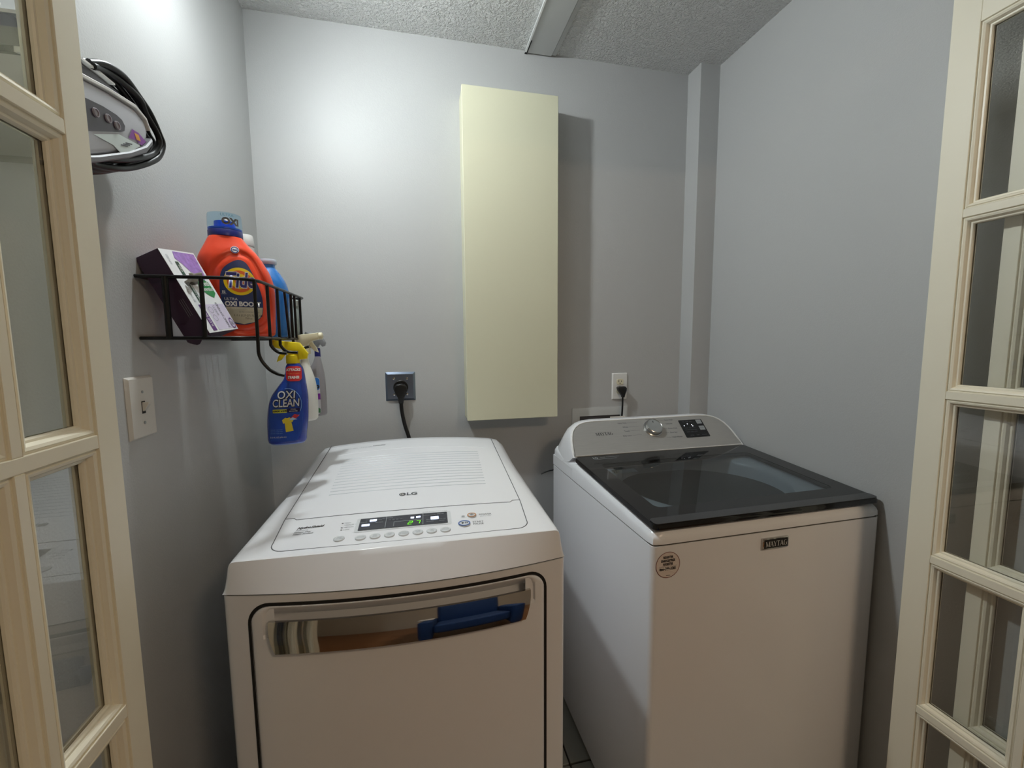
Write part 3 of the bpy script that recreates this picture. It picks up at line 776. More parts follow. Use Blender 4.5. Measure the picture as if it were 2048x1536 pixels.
plate(t, .111, .110, M_plateg, .009, .008)
obj('receptacle', lathe([(.0275, -.0088), (.0275, -.0115), (.026, -.0125), (.001, -.0125)], (.001, 0, -.004), 32, 'y'), M_black, t, 30)
for sx in (-.024, .024):
    for sz in (-.030, .030): screw(t, sx, -.009, sz, .0042, M_chrome)
t = thing('dryer_power_cord', 'thick black dryer cord plugged into the square steel outlet', 'power cord', (-.057, D, 1.222))
obj('plug', prism([(-.021, .013), (-.014, .020), (0, .023), (.014, .020), (.022, .011), (.024, -.002), (.021, -.014), (.012, -.030), (.0085, -.052), (-.0085, -.052), (-.011, -.030), (-.020, -.014), (-.024, -.002)], -.044, -.0135, 'y', bev=.005, seg=3), M_black, t, 50)
P = [(0, -.027, -.045), (.001, -.027, -.075), (.004, -.028, -.10), (.012, -.031, -.14), (.025, -.034, -.185), (.038, -.033, -.24), (.042, -.030, -.32), (.036, -.028, -.45), (.02, -.026, -.60)]
obj('cord', tube(bmesh.new(), catmull(P, 6), .0072, 10), M_black, t, 60)
# 120 V outlet
def duplex(parent, z):
    o = obj('socket', prism([(x*.017/.017, y) for x, y in [(.0165*math.cos(a), max(-.0125, min(.0125, .0165*math.sin(a)))) for a in [2*PI*k/24 for k in range(24)]]], -.0078, -.0060, 'y'), M_ivory, parent)
    o.location = (0, 0, z)
    for sx, h in ((-.0060, .0085), (.0060, .0068)): obj('slot', B(sx-.0010, sx+.0010, -.0082, -.0078, -.001, -.001+h), M_dark, o)
    obj('slot', B(-.002, .002, -.0082, -.0078, -.0085, -.0045), M_dark, o)
t = thing('washer_outlet', 'white wall outlet behind the washer console', 'outlet', (.8585, D, 1.204))
plate(t, .071, .115, M_plw, .006, .0035)
duplex(t, .0195); duplex(t, -.0195); screw(t, 0, -.006, 0, .003)
t = thing('washer_power_cord', 'thin black washer cord plugged into the lower socket of the white outlet', 'power cord', (.8585, D, 1.184))
obj('plug', prism([(-.020, .016), (-.014, .0205), (.014, .0215), (.0205, .014), (.0195, .002), (.012, -.018), (.0105, -.026), (.0035, -.026), (.001, -.018), (-.016, .004)], -.034, -.0086, 'y', bev=.004, seg=2), M_black, t, 50)
P = [(.006, -.022, -.022), (.006, -.022, -.05), (.0055, -.021, -.085), (.005, -.018, -.12), (.004, -.014, -.16), (0, -.012, -.20)]
obj('cord', tube(bmesh.new(), catmull(P, 5), .0040, 8), M_black, t, 60)
# laundry supply box
t = thing('supply_box', 'recess frame for washer water valves on the back wall behind the console', 'outlet box', (.770, D, 1.0))
bm = bmesh.new()
for a in ((-.128, .128, .080, .1155), (-.128, -.094, -.09, .080), (.094, .128, -.09, .080), (-.128, .128, -.125, -.09)): box(bm, a[0], a[1], -.004, -.0002, a[2], a[3])
obj('frame', bm, mat('supply_frame_white', (205, 208, 208), .4), t)
obj('recess', B(-.094, .094, -.0016, -.0003, -.09, .080), mat('recess_grey', (70, 68, 70), .6), t)
obj('valve', lathe([(.012, -.002), (.012, -.02), (.016, -.022), (.016, -.026), (.001, -.026)], (-.045, 0, .02), 16, 'y'), M_chrome, t, 40)
t = thing('water_hose', 'water hose with white paper tag at the supply box behind the console', 'hose', (.80, 1.64, 1.05))
obj('hose', tube(bmesh.new(), catmull([(-.045, .020, -.04), (-.035, .005, .0), (-.018, -.005, .013), (.01, -.006, .016), (.035, -.006, .012), (.045, -.004, -.02), (.045, -.002, -.10)], 5), .0065, 8), mat('hose_brown', (84, 62, 55), .5), t, 60)
obj('tag', B(-.006, .062, -.016, -.0145, .001, .032), mat('tag_white', (222, 218, 212), .5), t)
obj('tag_mark', B(.048, .056, -.0168, -.0161, .004, .026), mat('tag_orange', (205, 120, 70), .5), t)
for k in range(3): obj('tag_print', B(.006, .040, -.0168, -.0161, .008+.007*k, .0095+.007*k), M_lgrey, t)
t = thing('drain_cable', 'thin black cable poking out between the washer and the back wall', 'cable', (.50, 1.60, .88))
obj('cable', tube(bmesh.new(), catmull([(-.017, 0, -.014), (.005, 0, -.006), (.03, 0, -.002), (.05, .01, -.01), (.07, .012, -.1), (.07, .012, -.3)], 5), .0028, 6), M_black, t, 60)

# light switch on the left wall, facing +x
t = thing('light_switch', 'white toggle light switch plate on the left wall under the wire basket', 'light switch', (XL, .953, 1.278), PI/2)
plate(t, .080, .120, M_plsw, .0065, .004)
obj('toggle_slot', B(-.0052, .0052, -.0072, -.0063, -.012, .012), M_dark, t)
obj('toggle', prism([(-.0064, .010), (-.0064, -.008), (-.010, -.006), (-.018, .006), (-.0175, .010)], -.0042, .0042, 'x', bev=.0008, seg=1), M_plsw, t)
for z in (-.030, .030): screw(t, 0, -.0065, z, .0028, M_lgrey)

# ------------------------------------------------------------------ wire basket on the left wall
BX, BY0, BY1, ZT, ZB = -.318, .972, 1.385, 1.531, 1.4115
t = thing('wire_basket', 'black metal wire basket on the left wall holding laundry supplies', 'basket', (XL, BY0, ZB))
def LB(x, y, z): return (x-XL, y-BY0, z-ZB)
def rail(z, r=.0033):
    R_ = .055; P = [(XL+.002, BY0), (-.46, BY0), (BX-R_, BY0)]
    for k in range(1, 7): a = -PI/2+PI/2*k/6; P.append((BX-R_+R_*math.cos(a), BY0+R_+R_*math.sin(a)))
    P += [(BX, 1.15), (BX, BY1-.02), (BX-.01, BY1-.004), (BX-.03, BY1), (XL+.002, BY1)]
    return [LB(x, y, z) for x, y in P]
obj('top_rail', tube(bmesh.new(), rail(ZT), .0036, 8), M_blackm, t, 60)
obj('bottom_rail', tube(bmesh.new(), rail(ZB), .0034, 8), M_blackm, t, 60)
for z in (ZT, ZB): obj('back_rail', tube(bmesh.new(), [LB(XL+.004, BY0, z), LB(XL+.004, BY1, z)], .0032, 8), M_blackm, t, 60)
for y in [BY0+.03+.032*k for k in range(12)]:
    obj('floor_wire', tube(bmesh.new(), [LB(XL+.004, y, ZB+.002), LB(BX-(.02 if y < 1.02 else 0), y, ZB+.002)], .0018, 6), M_blackm, t, 60)
def upright(x, y, r=.0034, lean=0.): return obj('upright', tube(bmesh.new(), [LB(x, y, ZT), LB(x+lean, y, ZB)], r, 8), M_blackm, t, 60)
upright(-.472, BY0, .0058); upright(-.410, BY0, .0044)
upright(BX, 1.1900, .0032, .006); upright(BX, 1.2796); upright(-.40, BY1); upright(-.47, BY1)
for y0, pts in ((.992, [(-.3215, ZT), (-.3215, ZB), (-.3205, 1.373), (-.306, 1.3475), (-.2890, 1.3350), (-.274, 1.331)]),
                (1.060, [(-.318, ZT), (-.318, ZB), (-.316, 1.3925), (-.303, 1.3795), (-.286, 1.377)]),
                (1.130, [(-.318, ZT), (-.318, ZB), (-.316, 1.3925), (-.303, 1.3795), (-.280, 1.377)]),
                (1.245, [(-.318, ZT), (-.318, ZB), (-.316, 1.3925), (-.303, 1.3855), (-.280, 1.390)]),
                (1.335, [(-.318, ZT), (-.318, ZB), (-.316, 1.3925), (-.305, 1.3865), (-.292, 1.392)])):
    obj('hook', tube(bmesh.new(), catmull([LB(x, y0, z) for x, z in pts], 6), .0036, 8), M_blackm, t, 60)

# ------------------------------------------------------------------ dryer sheet box leaning in the basket
def sheet_box():
    k = 1.008; C0 = Vector((0, 0, 1.399))
    V3 = lambda p: C0+(Vector(p)-C0)*k
    O, A1, B1, C1 = V3((-.405, .980, 1.4215)), V3((-.391, 1.086, 1.4335)), V3((-.449, .988, 1.4025)), V3((-.479, .971, 1.5845))
    a, b, c = (A1-O), (B1-O), (C1-O); w_, th, ln = a.length, b.length, c.length
    X = a.normalized(); Zc = (c-X*c.dot(X)).normalized(); Yb = Zc.cross(X)
    if Yb.dot(b) < 0: Yb = -Yb
    t = thing('sheet_box', 'torn white and purple dryer sheet box leaning in the left of the basket', 'box', O)
    M_pur = mat('box_purple', (62, 40, 66), .5); M_wh = mat('box_white', (226, 228, 230), .45)
    def q(u, v, w): return X*u+Yb*v+Zc*w
    def slab(name, u0, u1, v0, v1, w0, w1, m):
        bm = bmesh.new(); vs = [bm.verts.new(q(*p)) for p in ((u0, v0, w0), (u1, v0, w0), (u1, v1, w0), (u0, v1, w0), (u0, v0, w1), (u1, v0, w1), (u1, v1, w1), (u0, v1, w1))]
        for f in ((0, 1, 2, 3), (4, 5, 6, 7), (0, 1, 5, 4), (1, 2, 6, 5), (2, 3, 7, 6), (3, 0, 4, 7)): bm.faces.new([vs[i] for i in f])
        return obj(name, bm, m, t)
    th = min(th, .049)
    slab('carton', 0, w_, .0006, th, 0, ln, M_pur)
    fr = slab('front_panel', 0, w_, 0, .0006, 0, ln, M_wh)
    # front plane coordinates: p across (0..w_), r up the box (0..ln)
    E = lambda e: (lambda p, r: tuple(q(p, -e, r)))
    W_, L_ = w_, ln
    obj('lavender_photo', patch([(.30*W_, .90*L_), (.42*W_, .84*L_), (.60*W_, .70*L_), (.80*W_, .62*L_), (.93*W_, .70*L_), (.97*W_, .98*L_), (.35*W_, .985*L_)], E(.0004)), mat('lavender', (150, 118, 185), .5, var=(120, .5)), fr)
    obj('leaf_logo', patch([(.60*W_, .66*L_), (.72*W_, .68*L_), (.90*W_, .62*L_), (.93*W_, .48*L_), (.80*W_, .42*L_), (.66*W_, .46*L_), (.50*W_, .55*L_)], E(.0007)), mat('leaf_green', (52, 132, 78), .5), fr)
    text('Seventh', .0150, (.735*W_, .600*L_), E(.001), M_plw, fr, rot=0, sx=.7, bold=.0003); text('Generation', .0125, (.735*W_, .530*L_), E(.001), M_plw, fr, sx=.62, bold=.0002)
    DG = mat('label_green', (40, 75, 62), .5)
    obj('strip', patch([(.245*W_, .36*L_), (.335*W_, .36*L_), (.335*W_, .60*L_), (.245*W_, .60*L_)], E(.0006)), DG, fr)
    text('Fresh Lavender', .010, (.29*W_, .48*L_), E(.001), M_plw, fr, rot=PI/2, sx=.62)
    obj('strip', patch([(.245*W_, .70*L_), (.335*W_, .70*L_), (.335*W_, .86*L_), (.245*W_, .86*L_)], E(.0006)), DG, fr)
    text('Calm', .010, (.29*W_, .78*L_), E(.001), M_plw, fr, rot=PI/2, sx=.7)
    obj('purple_strip', patch([(.16*W_, .02*L_), (.28*W_, .02*L_), (.28*W_, .34*L_), (.16*W_, .34*L_)], E(.0006)), mat('strip_purple', (98, 60, 128), .5), fr)
    text('PLANT BASED', .010, (.22*W_, .18*L_), E(.001), M_plw, fr, rot=PI/2, sx=.62)
    text('FABRIC SOFTENER', .0105, (.74*W_, .20*L_), E(.0006), M_print, fr, rot=PI/2, sx=.68); text('SHEETS', .0105, (.60*W_, .26*L_), E(.0006), M_lgrey, fr, rot=PI/2, sx=.7)
    text('INFUSED', .008, (.12*W_, .88*L_), E(.0006), M_lgrey, fr, rot=PI/2, sx=.7); text('80 SHEETS', .009, (.13*W_, .45*L_), E(.0006), M_lgrey, fr, rot=PI/2, sx=.7)
    obj('panel_tint', patch([(.35*W_, .02*L_), (.98*W_, .02*L_), (.98*W_, .34*L_), (.35*W_, .34*L_)], E(.0003)), mat('tint_lilac', (208, 200, 222), .5), fr)
    for p_, r_ in ((.45, .27), (.45, .17)):
        obj('seal', loft([[E(.0008)(p_*W_+rr*math.cos(2*PI*k_/20), r_*L_+rr*math.sin(2*PI*k_/20)) for k_ in range(20)] for rr in (.0072, .0064)], caps=(False, False)), M_lgrey, fr)
    obj('seal', loft([[E(.0008)(.90*W_+rr*.7*math.cos(2*PI*k_/20), .085*L_+rr*math.sin(2*PI*k_/20)) for k_ in range(20)] for rr in (.0125, .010)], caps=(False, False)), mat('strip_purple', (98, 60, 128), .5), fr)
    text('80', .013, (.90*W_, .085*L_), E(.0008), M_print, fr, rot=PI/2, sx=.7)
    # torn flap curling off the front and loose purple edges
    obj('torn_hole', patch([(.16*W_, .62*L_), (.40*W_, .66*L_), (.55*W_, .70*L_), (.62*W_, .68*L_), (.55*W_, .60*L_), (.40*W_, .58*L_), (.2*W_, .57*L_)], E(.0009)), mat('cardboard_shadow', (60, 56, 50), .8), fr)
    obj('torn_flap', sheet(lambda u, v: tuple(q((.14+.42*u)*W_, -.002-.016*math.sin(v*1.7)-.003*math.sin(u*9), (.60+.075*v+.02*u)*L_)), 10, 5), mat('cardboard', (172, 168, 158), .8), fr, 60)
    obj('side_flap', sheet(lambda u, v: tuple(q(-.0012-.004*v*u, .0+.046*u, (-.035+.25*v)*L_+.006*math.sin(u*7))), 8, 4), M_pur, t, 60)
    for kk in range(3): obj('print_line', patch([(0, 0), (1, 0), (1, 1), (0, 1)], lambda a_, b_: tuple(q(-.0008, .010+.004*kk+a_*.0006, (.22+.22*b_)*L_))), M_lgrey, t)
sheet_box()

# ------------------------------------------------------------------ bottles
def superring(xl, xr, d, z, n=40, e=2.6, y0=0.):
    cx, hw = (xl+xr)/2, (xr-xl)/2; P = []
    for k in range(n):
        a = 2*PI*k/n; c, s = math.cos(a), math.sin(a)
        P.append((cx+hw*math.copysign(abs(c)**(2/e), c), y0+d*math.copysign(abs(s)**(2/e), s), z))
    return P
def interp(rows, z):
    for a, b in zip(rows, rows[1:]):
        if a[0] <= z <= b[0]:
            q = (z-a[0])/(b[0]-a[0]); return [a[i]+(b[i]-a[i])*q for i in range(1, len(a))]
    return list(rows[0][1:]) if z < rows[0][0] else list(rows[-1][1:])
def smooth_rows(rows, n):
    P = catmull([(0, 0, 0)], 1) if False else None
    out = []
    for i in range(len(rows)-1):
        r0, r1, r2, r3 = rows[max(i-1, 0)], rows[i], rows[i+1], rows[min(i+2, len(rows)-1)]
        for k in range(n):
            t_ = k/n
            row = []
            for j in range(len(r1)):
                if j == 0: row.append(r1[0]+(r2[0]-r1[0])*t_)
                else:
                    m1 = (r2[j]-r0[j])/max(1e-6, (r2[0]-r0[0]))*(r2[0]-r1[0]); m2 = (r3[j]-r1[j])/max(1e-6, (r3[0]-r1[0]))*(r2[0]-r1[0])
                    row.append((2*t_**3-3*t_**2+1)*r1[j]+(t_**3-2*t_**2+t_)*m1+(-2*t_**3+3*t_**2)*r2[j]+(t_**3-t_**2)*m2)
            out.append(tuple(row))
    out.append(rows[-1]); return out

# orange detergent bottle
def detergent():
    t = thing('detergent_bottle', 'orange liquid detergent bottle with a clear cap in the wire basket', 'bottle', (-.4130, 1.163, 1.4145), math.radians(19))
    rows = [(0, -.058, .060, .040), (.004, -.066, .070, .047), (.012, -.071, .074, .050), (.04, -.0775, .0755, .052), (.08, -.0785, .0775, .052), (.118, -.0785, .0775, .052), (.150, -.078, .071, .051),
            (.183, -.075, .055, .048), (.200, -.068, .044, .044), (.216, -.060, .030, .038), (.229, -.054, .020, .034), (.2335, -.051, .0165, .033)]
    R = smooth_rows(rows, 5)
    zs = [r[0] for r in R]
    # outline of the raised label field
    LO = [(-.030, .148), (-.012, .166), (.006, .174), (.020, .168), (.030, .150), (.042, .118), (.050, .090), (.052, .06), (.047, .035), (.030, .020), (.008, .014), (-.018, .020), (-.030, .045), (-.037, .080), (-.037, .120)]
    LOs = [(p.x, p.y) for p in catmull([(a, b, 0) for a, b in LO], 4, True)]
    def dist_sign(x, z):
        dm = 9; ins = False; n = len(LOs)
        for i in range(n):
            x1, z1 = LOs[i]; x2, z2 = LOs[(i+1) % n]
            vx, vz = x2-x1, z2-z1; L2 = vx*vx+vz*vz or 1e-9; u = max(0, min(1, ((x-x1)*vx+(z-z1)*vz)/L2))
            dm = min(dm, math.hypot(x-x1-u*vx, z-z1-u*vz))
            if (z1 > z) != (z2 > z) and x < (x2-x1)*(z-z1)/(z2-z1)+x1: ins = not ins
        return -dm if ins else dm
    def front(x, z, groove=True):
        xl, xr, d = interp(R, z); c = (xl+xr)/2; hw = (xr-xl)/2; u = min(.9999, abs(x-c)/hw)
        y = -d*(1-u**2.6)**(1/2.6)
        if groove:
            s = dist_sign(x, z-.010)
            if s > 0: g = math.exp(-((s-.010)/.0065)**2); y += .0075*g*(1 if x > .01 else .55)
            else: y += .0012
        return y
    n = 96; rings = []
    Zs = sorted(set([round(k*.2335/70, 5) for k in range(71)] + [.004, .012]))
    for z in Zs:
        xl, xr, d = interp(R, z); ring = superring(xl, xr, d, z, n)
        rings.append([(x, front(x, z) if y < -.1*d and (xr-xl) > .05 else y, zz) for x, y, zz in ring])
    b = obj('body', loft(rings), mat('detergent_orange', (238, 76, 44), .3), t, 60)
    UP = .010
    S = lambda e: (lambda x, z: (x, front(x, z+UP, False)+.0004-e, z+UP))
    k_ = .93
    lab = obj('front_label', patch([(.008+(x-.008)*k_, .09+(z-.09)*k_) for x, z in LOs], S(.0008), 3), mat('label_blue', (34, 54, 104), .4, var=(60, .35)), t); lab['label'] = 'blue front label with round yellow and orange target'
    low = [p for p in [(.008+(x-.008)*.925, .09+(z-.09)*.925) for x, z in LOs]]
    zc = .062; low2 = [(x, min(z, zc)) for x, z in low if z < zc+.012]
    obj('label_foot', patch([(-.0255, .060), (.0480, .060), (.046, .045), (.041, .036), (.028, .0255), (.008, .0205), (-.016, .026), (-.022, .042)], S(.0011), 3), mat('label_cream', (196, 190, 166), .4), lab)
    cx, cz = .005, .1185
    for r_, m_, e in ((.0315, mat('target_yellow', (250, 214, 20), .4), .0014), (.0250, mat('target_orange', (232, 104, 38), .4), .0018), (.0175, mat('target_yellow', (250, 214, 20), .4), .0022), (.010, mat('target_orange', (232, 104, 38), .4), .0026)):
        obj('target_ring', patch(ell(cx, cz, r_, n=36), S(e), 2), m_, lab)
    text('Tide', .047, (cx, cz+.001), S(.0030), M_plw, lab, bold=.0030, shear=.22, rot=.03, sx=.68)
    text('Tide', .047, (cx, cz+.001), S(.0036), mat('word_blue', (28, 30, 110), .4), lab, bold=.0013, shear=.22, rot=.03, sx=.68)
    text('ULTRA', .0085, (-.0275, .0775), S(.0018), M_plw, lab, align='LEFT')
    text('OXI BOOST', .0145, (-.0270, .0665), S(.0018), M_plw, lab, bold=.0007, align='LEFT', sx=.92)
    text('FAST ON STAIN REMOVAL  +  FRESHNESS', .0038, (.010, .0565), S(.0018), M_plw, lab)
    text('52', .0065, (-.0275, .0935), S(.0018), M_plw, lab, bold=.0003); text('LOADS', .003, (-.0275, .0890), S(.0018), M_plw, lab)
    text('ULTRA CONCENTRATED', .0036, (.020, .0485), S(.0018), M_print, lab); text('2.15 L (2.27 QT) 72.7 FL OZ', .0058, (.018, .0405), S(.0018), M_pdark, lab, sx=.85); text('73 fl oz', .0055, (.018, .0335), S(.0018), M_pdark, lab, sx=.85)
    sl = obj('seal_sticker', patch(ell(-.0005, .1910, .0085, n=24), S(.0014), 1), M_plw, t)
    obj('seal_ring', loft([[S(.0020)(-.0005+rr*math.cos(2*PI*k/24), .1910+rr*math.sin(2*PI*k/24)) for k in range(24)] for rr in (.0076, .0058)], caps=(False, False)), mat('word_blue', (28, 30, 110), .4), sl)
    text('clean', .0045, (-.0005, .1910), S(.0020), mat('word_blue', (28, 30, 110), .4), sl, bold=.0003)
    c = (-.0172, 0, 0)
    obj('collar', lathe([(.0335, .2335), (.0352, .2345), (.0352, .2475), (.0340, .2490), (.001, .2490)], c, 40), mat('collar_navy', (26, 34, 110), .35), t, 40)
    obj('spout', lathe([(.0335, .2490), (.0345, .2500), (.0345, .2540), (.022, .2550), (.0215, .2700), (.014, .2700), (.001, .2690)], c, 40), mat('spout_blue', (40, 92, 205), .35), t, 40)
    cap = obj('cap', lathe([(.0348, .2540), (.0352, .2600), (.0345, .2820), (.0335, .2860), (.0315, .2870), (.001, .2870)], c, 48, caps=(False, True)), glass('cap_clear', (.80, .92, 1.0), 1.45), t, 40); cap['label'] = 'translucent pale blue cap reading OXI'
    CY = lambda e: (lambda a, z: (c[0]+(.0350+e)*math.sin(a/.035), -(.0350+e)*math.cos(a/.035), z))
    text('OXI', .020, (.013, .2655), CY(.0006), mat('cap_print', (92, 84, 80), .5), cap, bold=.0012); text('ULTRA', .0085, (.006, .2795), CY(.0006), mat('cap_print_blue', (130, 180, 205), .5), cap)
detergent()

# blue softener bottle and its neighbours
t = thing('softener_bottle', 'blue bottle with a white collar behind the orange bottle in the basket', 'bottle', (-.3800, 1.278, 1.4145), math.radians(16))
R = smooth_rows([(0, -.040, .036, .030), (.006, -.044, .042, .034), (.05, -.046, .046, .037), (.11, -.046, .050, .037), (.145, -.040, .044, .034), (.172, -.026, .030, .024), (.186, -.014, .020, .017), (.198, -.012, .018, .015)], 5)
obj('body', loft([superring(a, b, d, z, 32, 2.3) for z, a, b, d in R]), mat('softener_blue', (44, 118, 196), .22, coat=.5), t, 60)
obj('collar', lathe([(.0165, .195), (.0195, .197), (.0205, .203), (.0195, .2085), (.016, .2085), (.0155, .199)], (.003, 0, 0), 28, caps=(False, False)), mat('pale_cap', (205, 220, 238), .35), t, 50)
obj('neck', lathe([(.0150, .197), (.0150, .206), (.001, .206)], (.003, 0, 0), 24), mat('pale_cap2', (205, 220, 238), .35), t, 50)
t = thing('capped_bottle', 'tall pale bottle with a white cap directly behind the orange bottle', 'bottle', (-.4600, 1.335, 1.4145), 0)
t.scale = (1.0, 1.0, 1.085)
R = smooth_rows([(0, -.032, .032, .028), (.008, -.036, .036, .032), (.12, -.036, .036, .032), (.17, -.034, .040, .030), (.205, -.014, .036, .022), (.225, -.006, .033, .019), (.2315, -.005, .032, .0185)], 5)
obj('body', loft([superring(a, b, d, z, 28, 2.2) for z, a, b, d in R]), mat('pale_bottle', (196, 192, 188), .4), t, 60)
obj('cap', lathe([(.0195, .232), (.0205, .234), (.0185, .254), (.017, .2595), (.013, .261), (.001, .261)], (.0135, 0, 0), 28), M_plw, t, 50)
t = thing('clear_jar', 'pale translucent container at the far end of the wire basket', 'jar', (-.356, 1.347, 1.4145), math.radians(10))
obj('body', loft([superring(-.026, .030, .024, 0, 28, 3), superring(-.028, .032, .026, .004, 28, 3), superring(-.028, .032, .026, .085, 28, 3), superring(-.026, .030, .024, .092, 28, 3)]), mat('pale_jar', (190, 205, 205), .25, coat=.3), t, 50)
obj('lid', loft([superring(-.029, .033, .027, .0905, 28, 3), superring(-.029, .033, .027, .106, 28, 3), superring(-.026, .030, .024, .109, 28, 3)]), mat('pale_lid', (200, 206, 204), .4), t, 40)

# spray bottles hanging on the basket hooks
def spray_head(t, cz, cx, m, sc=1., flip=1, coll=.014):
    """trigger head: cz = height of neck top, nozzle to the left when flip=1"""
    def Q(pts): return [(cx+flip*x*sc, cz+z*sc) for x, z in pts]
    obj('collar', lathe([(coll*sc, cz-.002), (coll*sc*1.02, cz), (coll*sc*.98, cz+.016*sc), (.011*sc, cz+.018*sc)], (cx, 0, 0), 28), m, t, 40)
    hd = obj('spray_head', prism(Q([(-.036, .034), (-.035, .050), (.016, .044), (.021, .036), (.032, .020), (.029, .008), (.012, .006), (.011, .018), (-.008, .018), (-.020, .030)]), -.0115*sc, .0115*sc, 'y', bev=.003, seg=2), m, t, 40)
    obj('nozzle', lathe([(.006*sc, -.044*sc*flip), (.0085*sc, -.042*sc*flip), (.0085*sc, -.034*sc*flip)], (cx, 0, cz+.042*sc), 16, 'x'), m, t, 40)
    obj('trigger', prism(Q([(-.016, .032), (-.009, .030), (-.014, .018), (-.023, .006), (-.032, .002), (-.028, .014), (-.021, .024)]), -.006*sc, .006*sc, 'y', bev=.001, seg=1), m, t, 40)
    return hd
def oxi():
    Z0 = 1.1645
    t = thing('spray_bottle', 'blue spray bottle with a yellow trigger hanging from the basket hook', 'bottle', (-.3285, 1.188, 1.399-(1.399-Z0)*1.095), math.radians(9))
    t.scale = (1.095, 1.095, 1.095)
    rows = [(0, -.036, .0345, .020), (.004, -.041, .039, .0235), (.018, -.0425, .0405, .025), (.055, -.0415, .0455, .026), (.090, -.037, .0475, .026), (.114, -.029, .0475, .0255), (.137, -.013, .0455, .023), (.150, -.0035, .044, .021), (.165, .0015, .0425, .0185), (.180, .003, .039, .016), (.187, .0065, .034, .0135), (.190, .008, .032, .012)]
    R = smooth_rows(rows, 6)
    def fy(x, z):
        a, b, d = interp(R, z); c = (a+b)/2; hw = (b-a)/2; u = min(.9999, abs(x-c)/hw); return -d*(1-u**2.8)**(1/2.8)
    obj('body', loft([superring(a, b, d, z, 44, 2.8) for z, a, b, d in R]), mat('bottle_blue', (38, 62, 160), .25, coat=.4), t, 60)
    S = lambda e: (lambda x, z: (x, fy(x, z)-e, z))
    lab = obj('front_label', patch([(-.037, .008), (.020, .008), (.033, .03), (.037, .07), (.036, .12), (.033, .165), (.008, .165), (.003, .150), (-.010, .134), (-.024, .116), (-.032, .09), (-.037, .05)], S(.0005), 3), mat('label_royal', (32, 72, 168), .35, var=(45, .3)), t)
    ns = obj('neck_sticker', patch(rrect(.0045, .0375, .1475, .182, .008, 4), S(.0011), 2), mat('sticker_red', (214, 42, 48), .4), t); ns['label'] = 'red neck sticker with white letters'
    text('ATTACKS', .0080, (.0205, .1735), S(.0018), M_plw, ns, bold=.0004, sx=.85); text('MORE STAINS', .0045, (.0205, .1650), S(.0018), mat('sticker_gold', (226, 150, 80), .4), ns, sx=.9); text('STAINS!', .0080, (.0205, .1560), S(.0018), M_plw, ns, bold=.0004, sx=.85)
    obj('arc', tube(bmesh.new(), [S(.001)(.006+.028*math.cos(a), .095+.036*math.sin(a)) for a in [math.radians(-30+10*k) for k in range(14)]], .0006, 4), mat('arc_blue', (130, 170, 225), .4), lab)
    for dx, dz, m_, bo, e in ((0, 0, M_pdark, .0016, .0012), (-.0004, .0004, mat('word_silver', (214, 218, 222), .35), .0003, .0020)):
        text('OXI', .0250, (.0035+dx, .1155+dz), S(e), m_, lab, bold=bo, shear=.12, sx=.86)
        text('CLEAN', .0250, (.0020+dx, .0965+dz), S(e), m_, lab, bold=bo, shear=.12, sx=.72)
    yb = obj('yellow_band', patch(rrect(-.0265, .0035, .0755, .0835, .002, 3), S(.0014), 2), mat('band_yellow', (214, 214, 70), .4), lab)
    text('LAUNDRY & MORE', .0050, (-.0115, .0795), S(.002), M_pdark, yb, bold=.0003, sx=.72)
    obj('dark_band', patch(rrect(.0035, .0300, .0755, .0850, .002, 3), S(.0012), 2), mat('band_navy', (28, 24, 76), .4), lab)
    text('STAIN', .0040, (.0165, .0825), S(.002), M_plw, lab); text('REMOVER', .0040, (.0165, .0780), S(.002), M_plw, lab)
    # little yellow shirt
    sh = [(-.0115, .0585), (-.0045, .0640), (-.001, .0625), (.004, .0640), (.0125, .0585), (.0095, .0525), (.0075, .0535), (.0110, .0320), (-.0050, .0300), (-.0065, .0515), (-.0095, .0500)]
    obj('shirt_picture', patch([(x+.0035, z) for x, z in sh], S(.0014), 2), mat('shirt_yellow', (222, 200, 60), .4), lab)
    obj('splash_picture', patch([(.010, .062), (.018, .071), (.029, .068), (.024, .0635), (.018, .0600)], S(.0016), 1), mat('splash_red', (190, 50, 60), .4), lab)
    obj('splash_picture', patch([(.006, .058), (.014, .064), (.024, .0585), (.014, .0575)], S(.0018), 1), mat('splash_blue', (170, 200, 235), .4), lab)
    for k in range(3): text('removes tough stains', .0030, (-.034, .0365-.0042*k), S(.0013), mat('arc_blue', (130, 170, 225), .4), lab, align='LEFT')
    text('21.5 FL OZ (636 mL)', .0046, (-.035, .0185), S(.0013), M_plw, lab, align='LEFT', sx=.85)
    obj('base_rim', loft([superring(-.036, .0345, .020, -.001, 44, 2.8), superring(-.0405, .0385, .0232, .0035, 44, 2.8)]), mat('rim_blue', (120, 140, 205), .3), t, 50)
    spray_head(t, .1900, .0195, mat('trigger_yellow', (244, 222, 30), .35), 1.05)
oxi()
t = thing('spray_bottle', 'plain white spray bottle with a cream trigger behind the blue one', 'bottle', (-.3155, 1.300, 1.181))
t.scale = (1.028, 1.028, 1.028)
R = smooth_rows([(0, -.034, .032, .028), (.005, -.038, .036, .032), (.05, -.039, .038, .034), (.085, -.034, .037, .032), (.115, -.019, .033, .024), (.140, -.004, .026, .016), (.165, .000, .020, .011), (.182, .000, .020, .011)], 6)
obj('body', loft([superring(a, b, d, z, 32, 2.2) for z, a, b, d in R]), mat('bottle_white', (226, 226, 218), .4), t, 60)
spray_head(t, .185, .0105, mat('trigger_cream', (228, 222, 192), .4), 1.12, -1)
t = thing('spray_bottle', 'grey spray bottle with a purple and blue label, rearmost on the hooks', 'bottle', (-.2890, 1.370, 1.182))
